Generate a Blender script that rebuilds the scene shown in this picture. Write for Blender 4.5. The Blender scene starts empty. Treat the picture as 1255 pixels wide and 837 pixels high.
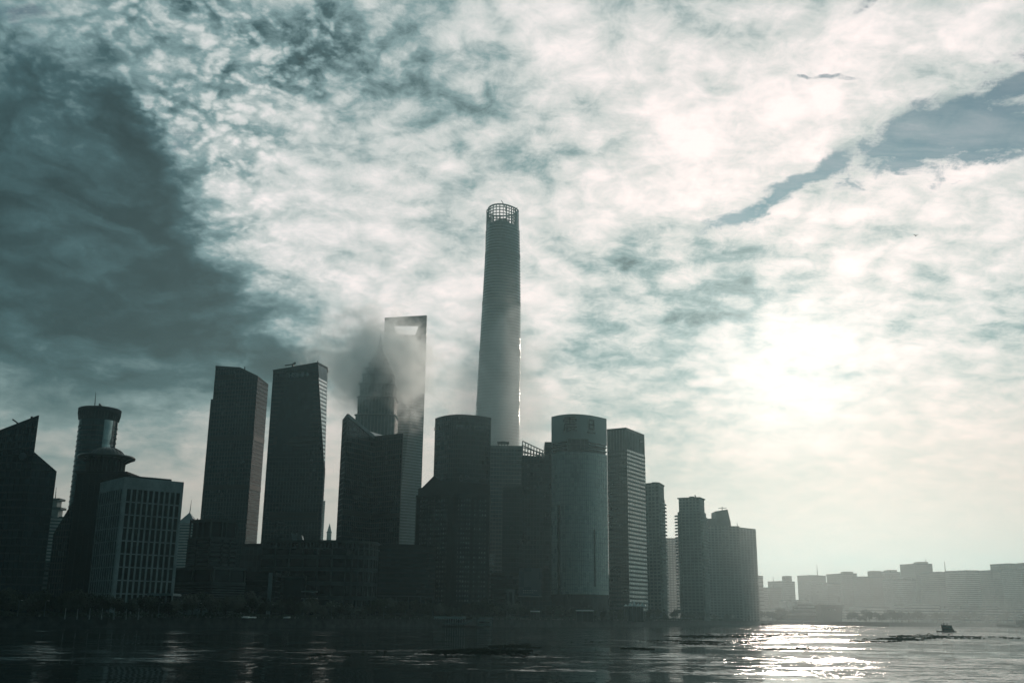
import bpy, math, random
from mathutils import Matrix, Vector, noise as mnoise
R = math.radians
random.seed(7)
scene = bpy.context.scene
col = scene.collection

# ------------------------------------------------------------------ camera
CAM_H, PITCH, ROLL, LENS = 7.0, R(15.0), R(0.62), 36.0
cam_d = bpy.data.cameras.new('camera'); cam_d.lens = LENS; cam_d.sensor_width = 36.0
cam_d.clip_start = 0.5; cam_d.clip_end = 60000
cam = bpy.data.objects.new('camera', cam_d); col.objects.link(cam)
CM = Matrix.Rotation(R(90) + PITCH, 3, 'X') @ Matrix.Rotation(ROLL, 3, 'Z')
cam.matrix_world = Matrix.Translation((0, 0, CAM_H)) @ CM.to_4x4()
scene.camera = cam
FPX = LENS / 36.0 * 1255.0

def ray(px, py):
    return CM @ Vector(((px - 627.5) / FPX, -(py - 418.5) / FPX, -1.0))
def at(px, py, Y):                     # the point at depth Y seen in that direction
    d = ray(px, py); s = Y / d.y
    return Vector((d.x * s, Y, CAM_H + d.z * s))
def on_plane(px, py, z=0.0):
    d = ray(px, py); s = (z - CAM_H) / d.z
    return Vector((d.x * s, d.y * s, z))
def azel(px, py):
    d = ray(px, py).normalized()
    return math.atan2(d.x, d.y), math.asin(d.z)

# ------------------------------------------------------------------ world
SUN_AZ, SUN_EL = azel(968, 458)
W = bpy.data.worlds.new('World'); scene.world = W; W.use_nodes = True
nt = W.node_tree; nt.nodes.clear()
class G:
    """tiny node-graph helper"""
    def __init__(s, tree): s.t = tree
    def n(s, typ, **kw):
        nd = s.t.nodes.new(typ)
        for k, v in kw.items(): setattr(nd, k, v)
        return nd
    def put(s, sock, v):
        if isinstance(v, bpy.types.NodeSocket): s.t.links.new(v, sock)
        else: sock.default_value = v
    def m(s, op, a, b=0.0, c=0.0, clamp=False):
        nd = s.n('ShaderNodeMath', operation=op, use_clamp=clamp)
        s.put(nd.inputs[0], a); s.put(nd.inputs[1], b)
        if op in ('MULTIPLY_ADD', 'COMPARE', 'SMOOTH_MIN', 'SMOOTH_MAX'): s.put(nd.inputs[2], c)
        return nd.outputs[0]
    def v(s, op, a, b=None, scale=None):
        nd = s.n('ShaderNodeVectorMath', operation=op)
        s.put(nd.inputs[0], a)
        if b is not None: s.put(nd.inputs[1], b)
        if scale is not None: s.put(nd.inputs['Scale'], scale)
        return nd.outputs['Value'] if op in ('LENGTH', 'DOT_PRODUCT', 'DISTANCE') else nd.outputs[0]
    def xyz(s, x=0.0, y=0.0, z=0.0):
        nd = s.n('ShaderNodeCombineXYZ')
        for i, q in enumerate((x, y, z)): s.put(nd.inputs[i], q)
        return nd.outputs[0]
    def noise(s, vec, scale, detail=4.0, rough=0.5, dist=0.0, dim='3D', color=False, lac=2.0):
        nd = s.n('ShaderNodeTexNoise', noise_dimensions=dim)
        s.put(nd.inputs['Vector'], vec); s.put(nd.inputs['Scale'], scale)
        s.put(nd.inputs['Detail'], detail); s.put(nd.inputs['Roughness'], rough)
        s.put(nd.inputs['Distortion'], dist); s.put(nd.inputs['Lacunarity'], lac)
        return nd.outputs['Color' if color else 'Fac']
    def ss(s, x, a, b, to0=0.0, to1=1.0, kind='SMOOTHSTEP'):
        nd = s.n('ShaderNodeMapRange', interpolation_type=kind)
        s.put(nd.inputs[0], x); s.put(nd.inputs[1], a); s.put(nd.inputs[2], b)
        s.put(nd.inputs[3], to0); s.put(nd.inputs[4], to1)
        return nd.outputs[0]
    def ramp(s, x, stops, interp='LINEAR'):
        nd = s.n('ShaderNodeValToRGB'); e = nd.color_ramp.elements; nd.color_ramp.interpolation = interp
        while len(e) < len(stops): e.new(0.5)
        for el_, (p, c) in zip(e, stops):
            el_.position = p; el_.color = (c[0], c[1], c[2], 1)
        s.put(nd.inputs[0], x); return nd.outputs[0]
    def mix(s, f, a, b, blend='MIX'):
        nd = s.n('ShaderNodeMix', data_type='RGBA', blend_type=blend)
        s.put(nd.inputs[0], f); s.put(nd.inputs[6], a); s.put(nd.inputs[7], b)
        return nd.outputs[2]

g = G(nt)
tc = g.n('ShaderNodeTexCoord').outputs['Generated']
D = g.v('NORMALIZE', tc)
sep = g.n('ShaderNodeSeparateXYZ'); nt.links.new(D, sep.inputs[0])
az = g.m('ARCTAN2', sep.outputs[0], sep.outputs[1])
el = g.m('ARCSINE', sep.outputs[2])
elc = g.m('MAXIMUM', sep.outputs[2], 0.0)
den = g.m('ADD', elc, 0.30)
plane = g.xyz(g.m('DIVIDE', sep.outputs[0], den), g.m('DIVIDE', sep.outputs[1], den), 0.0)   # cloud deck seen in perspective
# warped angular coordinates, so that the big cloud shapes have ragged edges
w1 = g.v('SUBTRACT', g.noise(plane, 2.2, 6, 0.55, color=True), (0.5, 0.5, 0.5))
w2 = g.v('SUBTRACT', g.noise(plane, 8.0, 5, 0.6, color=True), (0.5, 0.5, 0.5))
base_uv = g.xyz(az, el, 0.0)
uv_big = g.v('ADD', base_uv, g.v('SCALE', w1, scale=0.15))
uv_fine = g.v('ADD', g.v('ADD', base_uv, g.v('SCALE', w1, scale=0.05)), g.v('SCALE', w2, scale=0.035))
uv_dark = g.v('ADD', g.v('ADD', base_uv, g.v('SCALE', w1, scale=0.24)), g.v('SCALE', w2, scale=0.07))
def blob(px, py, rx, ry, rot=0.0, uv=None, power=1.0):
    """soft elliptical field round a direction of the sky; radii in photograph pixels"""
    a, e = azel(px, py)
    c, s_ = math.cos(R(rot)), math.sin(R(rot))
    p = g.v('SUBTRACT', uv if uv is not None else uv_big, (a, e, 0))
    k = 1255.0
    x = g.v('DOT_PRODUCT', p, (c * k / rx, s_ * k / rx, 0))
    y = g.v('DOT_PRODUCT', p, (-s_ * k / ry, c * k / ry, 0))
    q = g.m('ADD', g.m('MULTIPLY', x, x), g.m('MULTIPLY', y, y))
    return g.m('EXPONENT', g.m('MULTIPLY', q, -power))
def total(items, uv=None):
    acc = None
    for it in items:
        amp, b = it[0], blob(*it[1:], uv=uv)
        b = g.m('MULTIPLY', b, amp)
        acc = b if acc is None else g.m('ADD', acc, b)
    return acc
# cosine to the sun
sd = (math.sin(SUN_AZ) * math.cos(SUN_EL), math.cos(SUN_AZ) * math.cos(SUN_EL), math.sin(SUN_EL))
cs = g.v('DOT_PRODUCT', D, sd)
ang = g.m('ARCCOSINE', g.m('MINIMUM', g.m('MAXIMUM', cs, -1.0), 1.0))
# broad level of the deck: forward scattering, bright round the sun, dim behind the camera
level = g.m('ADD', g.m('MULTIPLY', g.m('EXPONENT', g.m('MULTIPLY', g.m('MULTIPLY', ang, ang), -0.75)), 0.64), 0.02)
# cloud texture
n_big = g.noise(plane, 2.4, 7, 0.58, 0.3)
streak = g.n('ShaderNodeMapping', vector_type='POINT'); nt.links.new(plane, streak.inputs[0])
streak.inputs['Rotation'].default_value = (0, 0, R(-38)); streak.inputs['Scale'].default_value = (1.0, 1.7, 1.0)
n_mid = g.noise(streak.outputs[0], 5.5, 9, 0.68, 0.25)
def plane_at(px, py):
    d = ray(px, py).normalized(); k = max(d.z, 0.0) + 0.30; return d.x / k, d.y / k
(_ax, _ay), (_bx, _by) = plane_at(880, 265), plane_at(1250, 110)
stm = g.n('ShaderNodeMapping', vector_type='POINT'); nt.links.new(g.v('ADD', plane, g.v('SCALE', w1, scale=0.10)), stm.inputs[0])
stm.inputs['Rotation'].default_value = (0, 0, -math.atan2(_by - _ay, _bx - _ax)); stm.inputs['Scale'].default_value = (1.0, 4.2, 1.0)
n_str = g.noise(stm.outputs[0], 4.2, 8, 0.62, 0.3)
str_zone = g.m('MINIMUM', total([(1.0, 1050, 160, 330, 150, 15), (0.8, 1150, 420, 260, 150), (0.5, 700, 80, 200, 90)]), 1.0)
n_fine = g.noise(plane, 24.0, 6, 0.68, 0.4)
cellv = g.v('ADD', plane, g.v('SCALE', w2, scale=0.16))
vor = g.n('ShaderNodeTexVoronoi', feature='SMOOTH_F1'); nt.links.new(cellv, vor.inputs['Vector'])
vor.inputs['Scale'].default_value = 46.0; vor.inputs['Smoothness'].default_value = 0.45
cells = g.ss(vor.outputs['Distance'], 0.75, 0.05)
vor2 = g.n('ShaderNodeTexVoronoi', feature='SMOOTH_F1'); nt.links.new(g.v('ADD', plane, g.v('SCALE', w1, scale=0.30)), vor2.inputs['Vector'])
vor2.inputs['Scale'].default_value = 15.0; vor2.inputs['Smoothness'].default_value = 0.6
puffs = g.ss(vor2.outputs['Distance'], 0.80, 0.05)
cell_zone = g.m('MINIMUM', total([(1.0, 190, 70, 190, 110), (0.7, 250, 190, 90, 120), (0.35, 420, 60, 160, 90), (0.4, 340, 330, 120, 60)]), 1.0)
tex = g.m('ADD', g.m('ADD', g.m('MULTIPLY', g.m('SUBTRACT', n_big, 0.5), 0.6), g.m('MULTIPLY', g.m('SUBTRACT', n_mid, 0.5), 0.95)),
          g.m('MULTIPLY', g.m('SUBTRACT', n_fine, 0.5), 0.95))
tex = g.m('ADD', tex, g.m('MULTIPLY', g.m('SUBTRACT', puffs, 0.5), 0.34))
tex = g.m('ADD', tex, g.m('MULTIPLY', g.m('MULTIPLY', g.m('SUBTRACT', n_str, 0.5), str_zone), 0.95))
tex = g.m('ADD', tex, g.m('MULTIPLY', g.m('MULTIPLY', g.m('SUBTRACT', cells, 0.5), cell_zone), 0.5))
# how much texture: fades into mist low down
texamp = g.ss(el, R(4), R(17), 0.12, 1.0)
# thick dark cloud on one side, grey shaded masses elsewhere
dark = total([(0.95, 70, 200, 150, 120, 10), (0.5, 150, 170, 70, 110, 15), (1.0, 130, 310, 170, 105, -25), (0.75, 225, 385, 150, 55, -22), (0.55, 330, 420, 110, 42, -8),
              (0.5, 420, 440, 70, 30, 0), (0.6, 20, 380, 120, 80), (0.45, 110, 90, 60, 80, 20), (0.30, 70, 500, 150, 70), (0.35, 300, 350, 60, 50)], uv=uv_dark)
n_smoke = g.noise(g.v('ADD', plane, g.v('SCALE', w1, scale=0.55)), 3.4, 7, 0.60, 0.2)
darkm = g.ss(g.m('ADD', g.m('MULTIPLY', dark, 1.2), g.m('MULTIPLY', g.m('SUBTRACT', n_smoke, 0.5), 2.0)), 0.02, 1.22)
shade = total([(0.20, 480, 80, 170, 75, 0), (0.18, 560, 150, 120, 50, 0), (0.16, 400, 130, 60, 90), (0.26, 815, 290, 60, 30, 0), (0.34, 850, 375, 75, 36, 15),
               (0.26, 760, 330, 80, 40, 30), (0.20, 660, 200, 90, 45), (0.2, 1000, 300, 150, 26, 8), (0.18, 800, 455, 120, 50), (0.16, 740, 550, 130, 60),
               (0.15, 860, 600, 120, 40), (0.12, 330, 380, 110, 60)], uv=uv_fine)
light = total([(0.30, 360, 250, 150, 90, 20), (0.22, 460, 380, 130, 80), (0.34, 860, 205, 210, 70, 22), (0.25, 1050, 60, 240, 60, 10),
               (0.25, 1080, 235, 180, 32, 18), (0.18, 690, 60, 120, 50)], uv=uv_big)
B = g.m('MULTIPLY', level, g.m('ADD', 1.0, g.m('MULTIPLY', g.m('MULTIPLY', tex, texamp), 1.45)))
B = g.m('ADD', B, g.m('MULTIPLY', g.m('SUBTRACT', light, shade), g.m('MULTIPLY', level, 1.3)))
B = g.m('MULTIPLY', g.m('MAXIMUM', B, 0.02), g.m('SUBTRACT', 1.0, g.m('MULTIPLY', darkm, g.ss(n_smoke, 0.66, 0.40, 0.60, 0.98))))
cloud = g.ramp(B, [(0.0, (0.004, 0.016, 0.021)), (0.14, (0.040, 0.095, 0.110)), (0.32, (0.20, 0.325, 0.345)), (0.54, (0.54, 0.635, 0.635)),
                   (0.80, (0.82, 0.855, 0.86)), (1.0, (1.0, 0.985, 0.985))])
# warm tint near the sun
warm = g.m('MULTIPLY', g.m('EXPONENT', g.m('MULTIPLY', ang, -2.1)), 0.95)
cloud = g.mix(warm, cloud, g.mix(1.0, cloud, (1.22, 0.93, 0.86, 1), 'MULTIPLY'))
lowm = g.m('MULTIPLY', g.ss(el, R(16), R(3)), 0.9)                      # ground fog: beige low down
cloud = g.mix(lowm, cloud, g.mix(1.0, cloud, (1.30, 0.95, 0.82, 1), 'MULTIPLY'))
# gaps of open sky
sky = g.n('ShaderNodeTexSky', sky_type='NISHITA'); sky.sun_disc = False
sky.sun_elevation = SUN_EL; sky.sun_rotation = SUN_AZ
sky.air_density = 1.0; sky.dust_density = 0.3; sky.ozone_density = 2.0
SKY_STRENGTH = 0.1
blue = g.mix(1.0, sky.outputs[0], (0.120, 0.30, 0.335, 1), 'MULTIPLY')
gap = total([(1.0, 1225, 130, 120, 42, 20), (0.9, 1120, 165, 90, 22, 22), (0.8, 1010, 198, 75, 10, 24), (0.95, 915, 252, 62, 14, 22), (0.6, 1250, 165, 70, 22, 5),
             (0.7, 1055, 10, 28, 9, 30), (0.6, 905, 35, 60, 7, 14), (0.55, 1000, 94, 50, 4, -12), (0.42, 20, 20, 120, 50), (0.35, 180, 150, 90, 60)], uv=uv_fine)
gapm = g.ss(g.m('ADD', gap, g.m('MULTIPLY', g.ss(gap, 0.03, 0.30), g.m('ADD', g.m('MULTIPLY', g.m('SUBTRACT', n_fine, 0.5), 2.2), g.m('MULTIPLY', g.m('SUBTRACT', n_str, 0.5), 2.6)))), 0.34, 0.95)
gapm = g.m('MULTIPLY', gapm, g.m('SUBTRACT', 1.0, darkm))
cloud_s = g.v('SCALE', cloud, scale=1.0 / SKY_STRENGTH)
skycol = g.mix(g.m('MULTIPLY', gapm, g.ss(n_str, 0.35, 0.65, 0.94, 0.80)), cloud_s, blue)
# the veiled sun
glow = g.m('ADD', g.m('MULTIPLY', g.m('EXPONENT', g.m('MULTIPLY', g.m('MULTIPLY', ang, ang), -200.0)), 3.2),
           g.m('MULTIPLY', g.m('EXPONENT', g.m('MULTIPLY', ang, -4.0)), 1.6))
skycol = g.v('ADD', skycol, g.v('SCALE', (1.0, 0.92, 0.87), scale=glow))
bg = g.n('ShaderNodeBackground'); nt.links.new(skycol, bg.inputs[0]); bg.inputs[1].default_value = SKY_STRENGTH
W.cycles.sampling_method = 'MANUAL'; W.cycles.sample_map_resolution = 512
wo = g.n('ShaderNodeOutputWorld'); nt.links.new(bg.outputs[0], wo.inputs[0])

# ------------------------------------------------------------------ sun, exposure, render settings
sl = bpy.data.lights.new('sun', 'SUN'); sl.energy = 0.9; sl.angle = R(5); sl.color = (1.0, 0.84, 0.72)
so = bpy.data.objects.new('sun', sl); col.objects.link(so)
so.rotation_euler = Vector(sd).to_track_quat('Z', 'Y').to_euler(); so.location = (800, 2600, 700)
scene.view_settings.view_transform = 'Standard'; scene.view_settings.look = 'None'
scene.view_settings.exposure = 0.0; scene.view_settings.gamma = 1.0
scene.view_settings.use_curve_mapping = False
cy = scene.cycles
cy.max_bounces = 6; cy.diffuse_bounces = 2; cy.glossy_bounces = 3; cy.transmission_bounces = 4; cy.volume_bounces = 4; cy.transparent_max_bounces = 8
cy.use_denoising = True; cy.sample_clamp_indirect = 4.0; cy.volume_step_rate = 0.45; cy.volume_max_steps = 128
cy.use_adaptive_sampling = True; cy.adaptive_threshold = 0.012

# ------------------------------------------------------------------ materials
MATS = {}
def mat_base(name):
    m = bpy.data.materials.new(name); m.use_nodes = True; m.node_tree.nodes.clear()
    q = G(m.node_tree); b = q.n('ShaderNodeBsdfPrincipled'); o = q.n('ShaderNodeOutputMaterial')
    m.node_tree.links.new(b.outputs[0], o.inputs[0]); MATS[name] = m
    return m, q, b
def solid(name, c, rough=0.7, metal=0.0, var=0.25, scale=0.15, bump=0.0):
    """paint, stone, concrete: colour with weathering noise"""
    m, q, b = mat_base(name)
    pos = q.n('ShaderNodeNewGeometry').outputs['Position']
    n1 = q.noise(pos, scale, 6, 0.6); n2 = q.noise(pos, scale * 9, 3, 0.5)
    f = q.m('ADD', q.m('MULTIPLY', n1, 0.7), q.m('MULTIPLY', n2, 0.3))
    lo = tuple(x * (1 - var) for x in c) + (1,); hi = tuple(min(1, x * (1 + var)) for x in c) + (1,)
    q.put(b.inputs['Base Color'], q.mix(q.ss(f, 0.3, 0.7), lo, hi))
    q.put(b.inputs['Roughness'], q.ss(n2, 0.3, 0.7, rough * 0.85, min(1, rough * 1.1)))
    b.inputs['Metallic'].default_value = metal
    if bump:
        bp = q.n('ShaderNodeBump'); q.put(bp.inputs['Height'], n2); bp.inputs['Strength'].default_value = 0.5; bp.inputs['Distance'].default_value = bump
        q.put(b.inputs['Normal'], bp.outputs[0])
    return m
def glass(name, c, rough=0.12, metal=0.0, ior=1.65, pane=(3.0, 3.0, 4.0), var=0.5, tilt=0.05):
    """coated curtain-wall glass whose panes differ slightly in tint and tilt"""
    m, q, b = mat_base(name)
    pos = q.n('ShaderNodeNewGeometry').outputs['Position']
    snap = q.v('FLOOR', q.v('DIVIDE', q.v('ADD', pos, (0.37, 0.41, 0.13)), pane))
    wn = q.n('ShaderNodeTexWhiteNoise', noise_dimensions='3D'); q.put(wn.inputs['Vector'], snap)
    f = q.m('POWER', wn.outputs['Value'], 2.0)
    big = q.noise(pos, 0.02, 3, 0.5)
    ff = q.m('ADD', q.m('MULTIPLY', f, 0.7), q.m('MULTIPLY', big, 0.5))
    q.put(b.inputs['Base Color'], q.mix(ff, tuple(x * (1 - var) for x in c) + (1,), tuple(min(1, x * (1 + var)) for x in c) + (1,)))
    q.put(b.inputs['Roughness'], q.ss(wn.outputs['Value'], 0, 1, rough * 0.7, rough * 1.5))
    b.inputs['Metallic'].default_value = metal; b.inputs['IOR'].default_value = ior
    nrm = q.n('ShaderNodeNewGeometry').outputs['Normal']
    jit = q.v('SCALE', q.v('SUBTRACT', wn.outputs['Color'], (0.5, 0.5, 0.5)), scale=tilt)
    q.put(b.inputs['Normal'], q.v('NORMALIZE', q.v('ADD', nrm, jit)))
    return m
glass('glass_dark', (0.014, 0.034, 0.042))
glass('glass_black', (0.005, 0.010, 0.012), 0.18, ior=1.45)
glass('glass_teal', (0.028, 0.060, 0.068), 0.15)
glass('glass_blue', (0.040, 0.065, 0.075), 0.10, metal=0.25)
glass('glass_gold', (0.62, 0.66, 0.60), 0.35, metal=0.25, pane=(2.4, 2.4, 3.8), var=0.04, tilt=0.015)
glass('glass_pale', (0.30, 0.34, 0.33), 0.25, metal=0.3)
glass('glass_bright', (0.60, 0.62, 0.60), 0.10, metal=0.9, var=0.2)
solid('steel', (0.14, 0.18, 0.19), 0.45, 0.6)
solid('steel_dark', (0.022, 0.036, 0.042), 0.5, 0.3)
solid('steel_pale', (0.42, 0.44, 0.43), 0.4, 0.4)
solid('stone_white', (0.44, 0.47, 0.46), 0.75)
solid('stone_brown', (0.075, 0.09, 0.088), 0.8)
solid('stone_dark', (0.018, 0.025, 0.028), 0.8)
solid('concrete', (0.26, 0.29, 0.28), 0.85)
solid('concrete_dark', (0.085, 0.105, 0.105), 0.85)
solid('wall_pale', (0.34, 0.38, 0.38), 0.8)
solid('dome_metal', (0.06, 0.065, 0.06), 0.35, 0.7)
solid('bark', (0.045, 0.036, 0.028), 0.9, bump=0.05, scale=1.5)
solid('leaf', (0.045, 0.062, 0.030), 0.6, var=0.55, scale=0.35)
solid('leaf_dark', (0.032, 0.048, 0.025), 0.6, var=0.5, scale=0.35)
solid('paint_white', (0.78, 0.78, 0.75), 0.4, var=0.08)
solid('paint_black', (0.014, 0.015, 0.016), 0.5)
solid('paint_rust', (0.10, 0.045, 0.030), 0.6, var=0.5, scale=1.0)
solid('sign_pale', (0.55, 0.57, 0.56), 0.5, var=0.05)
solid('head_panel', (0.50, 0.54, 0.50), 0.55, var=0.05, scale=0.05)
solid('sign_dark', (0.012, 0.014, 0.014), 0.6, var=0.05)
solid('ground', (0.055, 0.058, 0.050), 0.95, var=0.5, scale=0.02)
solid('quay', (0.075, 0.075, 0.070), 0.9, var=0.5, scale=0.3, bump=0.1)
solid('cloth', (0.10, 0.09, 0.09), 0.9, var=0.7, scale=0.9)
solid('feather', (0.012, 0.012, 0.012), 0.7)
glass('screen', (0.10, 0.14, 0.17), 0.3, pane=(6, 6, 6), var=0.1)

# ------------------------------------------------------------------ mesh helpers
class MB:
    def __init__(s): s.v, s.f = [], []
    def quad(s, a, b, c, d):
        i = len(s.v); s.v += [tuple(a), tuple(b), tuple(c), tuple(d)]; s.f.append((i, i + 1, i + 2, i + 3))
    def hexa(s, p):                        # 8 points: bottom ring of 4, top ring of 4
        i = len(s.v); s.v += [tuple(q) for q in p]
        s.f += [(i + 3, i + 2, i + 1, i), (i + 4, i + 5, i + 6, i + 7)]
        s.f += [(i + k, i + (k + 1) % 4, i + 4 + (k + 1) % 4, i + 4 + k) for k in range(4)]
        return s
    def box(s, x0, x1, y0, y1, z0, z1):
        return s.hexa([(x0, y0, z0), (x1, y0, z0), (x1, y1, z0), (x0, y1, z0), (x0, y0, z1), (x1, y0, z1), (x1, y1, z1), (x0, y1, z1)])
    def loft(s, rings, cap0=True, cap1=True, closed=True):
        i = len(s.v); n = len(rings[0])
        for r in rings: s.v += [tuple(p) for p in r]
        for k in range(len(rings) - 1):
            for j in range(n if closed else n - 1):
                a = i + k * n + j; b = i + k * n + (j + 1) % n
                s.f.append((a, b, b + n, a + n))
        if cap0: s.f.append(tuple(i + j for j in reversed(range(n))))
        if cap1: s.f.append(tuple(i + (len(rings) - 1) * n + j for j in range(n)))
        return s
    def lathe(s, c, prof, n=24, a0=0.0, sx=1.0, sy=1.0):
        return s.loft([[(c[0] + r * sx * math.cos(a0 + 2 * math.pi * j / n), c[1] + r * sy * math.sin(a0 + 2 * math.pi * j / n), z) for j in range(n)] for r, z in prof])
    def tube(s, p, q, r0, r1=None, n=6):
        p, q = Vector(p), Vector(q); r1 = r0 if r1 is None else r1
        d = (q - p).normalized(); a = d.orthogonal().normalized(); b = d.cross(a)
        ring = lambda c, r: [c + a * (r * math.cos(2 * math.pi * j / n)) + b * (r * math.sin(2 * math.pi * j / n)) for j in range(n)]
        return s.loft([ring(p, r0), ring(q, r1)])
    def bar(s, p, q, w, d, up=(0, 0, 1)):
        p, q = Vector(p), Vector(q); t = (q - p).normalized(); u = Vector(up)
        a = t.cross(u)
        a = a.normalized() if a.length > 1e-4 else Vector((1, 0, 0))
        b = a.cross(t).normalized(); a = a * (w / 2); b = b * (d / 2)
        return s.hexa([p - a - b, p + a - b, p + a + b, p - a + b, q - a - b, q + a - b, q + a + b, q - a + b])
    def build(s, name, material, parent=None, smooth=False, kind=None, loc=None):
        o0 = Vector(parent['_o']) if parent is not None else Vector(loc or (0, 0, 0))
        me = bpy.data.meshes.new(name)
        me.from_pydata([(x - o0.x, y - o0.y, z - o0.z) for x, y, z in s.v], [], s.f); me.update()
        if smooth: me.polygons.foreach_set('use_smooth', [True] * len(me.polygons))
        me.materials.append(MATS[material])
        o = bpy.data.objects.new(name, me); col.objects.link(o)
        if parent is not None:
            o.parent = parent if parent.get('_root') else parent
            o['_o'] = tuple(o0)
            if not parent.get('_root'): o.location = (0, 0, 0)
        else: o.location = o0; o['_o'] = tuple(o0)
        if kind: o['kind'] = kind
        return o
def thing(name, label, cat, loc, group=None):
    o = bpy.data.objects.new(name, None); col.objects.link(o)
    o.location = loc; o['_o'] = tuple(loc); o['_root'] = 1; o.empty_display_size = 2
    o['label'] = label; o['category'] = cat
    if group: o['group'] = group
    return o
def tag(o, label, cat, group=None, kind=None):
    o['label'] = label; o['category'] = cat
    if group: o['group'] = group
    if kind: o['kind'] = kind
    return o
def text_mb(body, origin, right, up, height, depth=0.4):
    """extruded lettering standing on a facade; origin = lower left corner"""
    cu = bpy.data.curves.new('lettering', 'FONT'); cu.body = body; cu.size = 1.0; cu.extrude = 0.0
    ob = bpy.data.objects.new('lettering', cu); col.objects.link(ob)
    dg = bpy.context.evaluated_depsgraph_get(); dg.update()
    me = bpy.data.meshes.new_from_object(ob.evaluated_get(dg))
    ys = [v.co.y for v in me.vertices]; h = max(ys) - min(ys); y0 = min(ys); x0 = min(v.co.x for v in me.vertices)
    k = height / h; r, u = Vector(right).normalized(), Vector(up).normalized(); nrm = r.cross(u)
    mb = MB(); o = Vector(origin)
    for v in me.vertices: mb.v.append(tuple(o + r * ((v.co.x - x0) * k) + u * ((v.co.y - y0) * k) + nrm * depth))
    n = len(mb.v)
    for v in list(mb.v): mb.v.append(tuple(Vector(v) - nrm * depth))
    from collections import Counter
    ed = Counter()
    for p in me.polygons:
        vs = list(p.vertices); mb.f.append(tuple(vs))
        for a, b in zip(vs, vs[1:] + vs[:1]): ed[(a, b)] += 1
    for (a, b) in ed:
        if (b, a) not in ed: mb.f.append((a, a + n, b + n, b))
    bpy.data.objects.remove(ob); bpy.data.curves.remove(cu); bpy.data.meshes.remove(me)
    return mb
GZ = 4.0                                   # level of the quay and of the ground behind it
def dn(p, z=GZ - 0.5): return Vector((p.x, p.y, z))
class Face:
    def __init__(s, A, B, C, Dd): s.A, s.B, s.C, s.D = map(Vector, (A, B, C, Dd))
    def n(s):
        h = s.B - s.A if (s.B - s.A).length > 1e-3 else s.C - s.D
        return Vector((h.y, -h.x, 0)).normalized()
    def top(s, u): return s.D.z + (s.C.z - s.D.z) * u
    def P(s, u, z):
        a = s.A.lerp(s.B, u); t = s.D.lerp(s.C, u)
        k = (z - a.z) / max(t.z - a.z, 1e-6)
        return a.lerp(t, k)
    def w(s): return max((s.B - s.A).length, (s.C - s.D).length)
    def urange(s, z):
        a, b = s.D.z, s.C.z
        if a >= z and b >= z: return 0.0, 1.0
        if a < z and b < z: return None
        t = (z - a) / (b - a)
        return (0.0, t) if a >= z else (t, 1.0)
    def bands(s, mb, z0, z1, step, h, d, u0=0.0, u1=1.0):
        nn = s.n() * d; z = z0
        while z < z1:
            r = s.urange(z + h)
            if r:
                a, b = max(r[0], u0), min(r[1], u1)
                if b - a > 0.01:
                    p = [s.P(a, z), s.P(b, z), s.P(b, z + h), s.P(a, z + h)]
                    o = [q + nn for q in p]
                    mb.hexa([o[0], o[1], p[1], p[0], o[3], o[2], p[2], p[3]])
            z += step
    def mulls(s, mb, spacing, w, d, z0=None, z1=None, u0=0.0, u1=1.0):
        n = max(1, int(round(s.w() * (u1 - u0) / spacing))); nn = s.n() * d; hw = 0.5 * w / s.w()
        for k in range(n + 1):
            u = u0 + (u1 - u0) * k / n; a, b = max(0, u - hw), min(1, u + hw)
            lo = s.A.z if z0 is None else z0
            hi = s.top(u) - 0.3 if z1 is None else min(z1, s.top(u) - 0.3)
            if hi <= lo: continue
            p = [s.P(a, lo), s.P(b, lo), s.P(b, hi), s.P(a, hi)]; o = [q + nn for q in p]
            mb.hexa([o[0], o[1], p[1], p[0], o[3], o[2], p[2], p[3]])
    def pane(s, u0, u1, z0, z1, d, t=0.15):
        nn = s.n(); p = [s.P(u0, z0), s.P(u1, z0), s.P(u1, z1), s.P(u0, z1)]
        o = [q + nn * d for q in p]; p = [q + nn * (d - t) for q in p]
        return [o[0], o[1], p[1], p[0], o[3], o[2], p[2], p[3]]
def faces_of(r0, r1, closed=True):
    n = len(r0)
    return [Face(r0[i], r0[(i + 1) % n], r1[(i + 1) % n], r1[i]) for i in range(n if closed else n - 1)]
def base_of(pts):
    c = sum((Vector(p) for p in pts), Vector()) / len(pts); return Vector((c.x, c.y, GZ))
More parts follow.
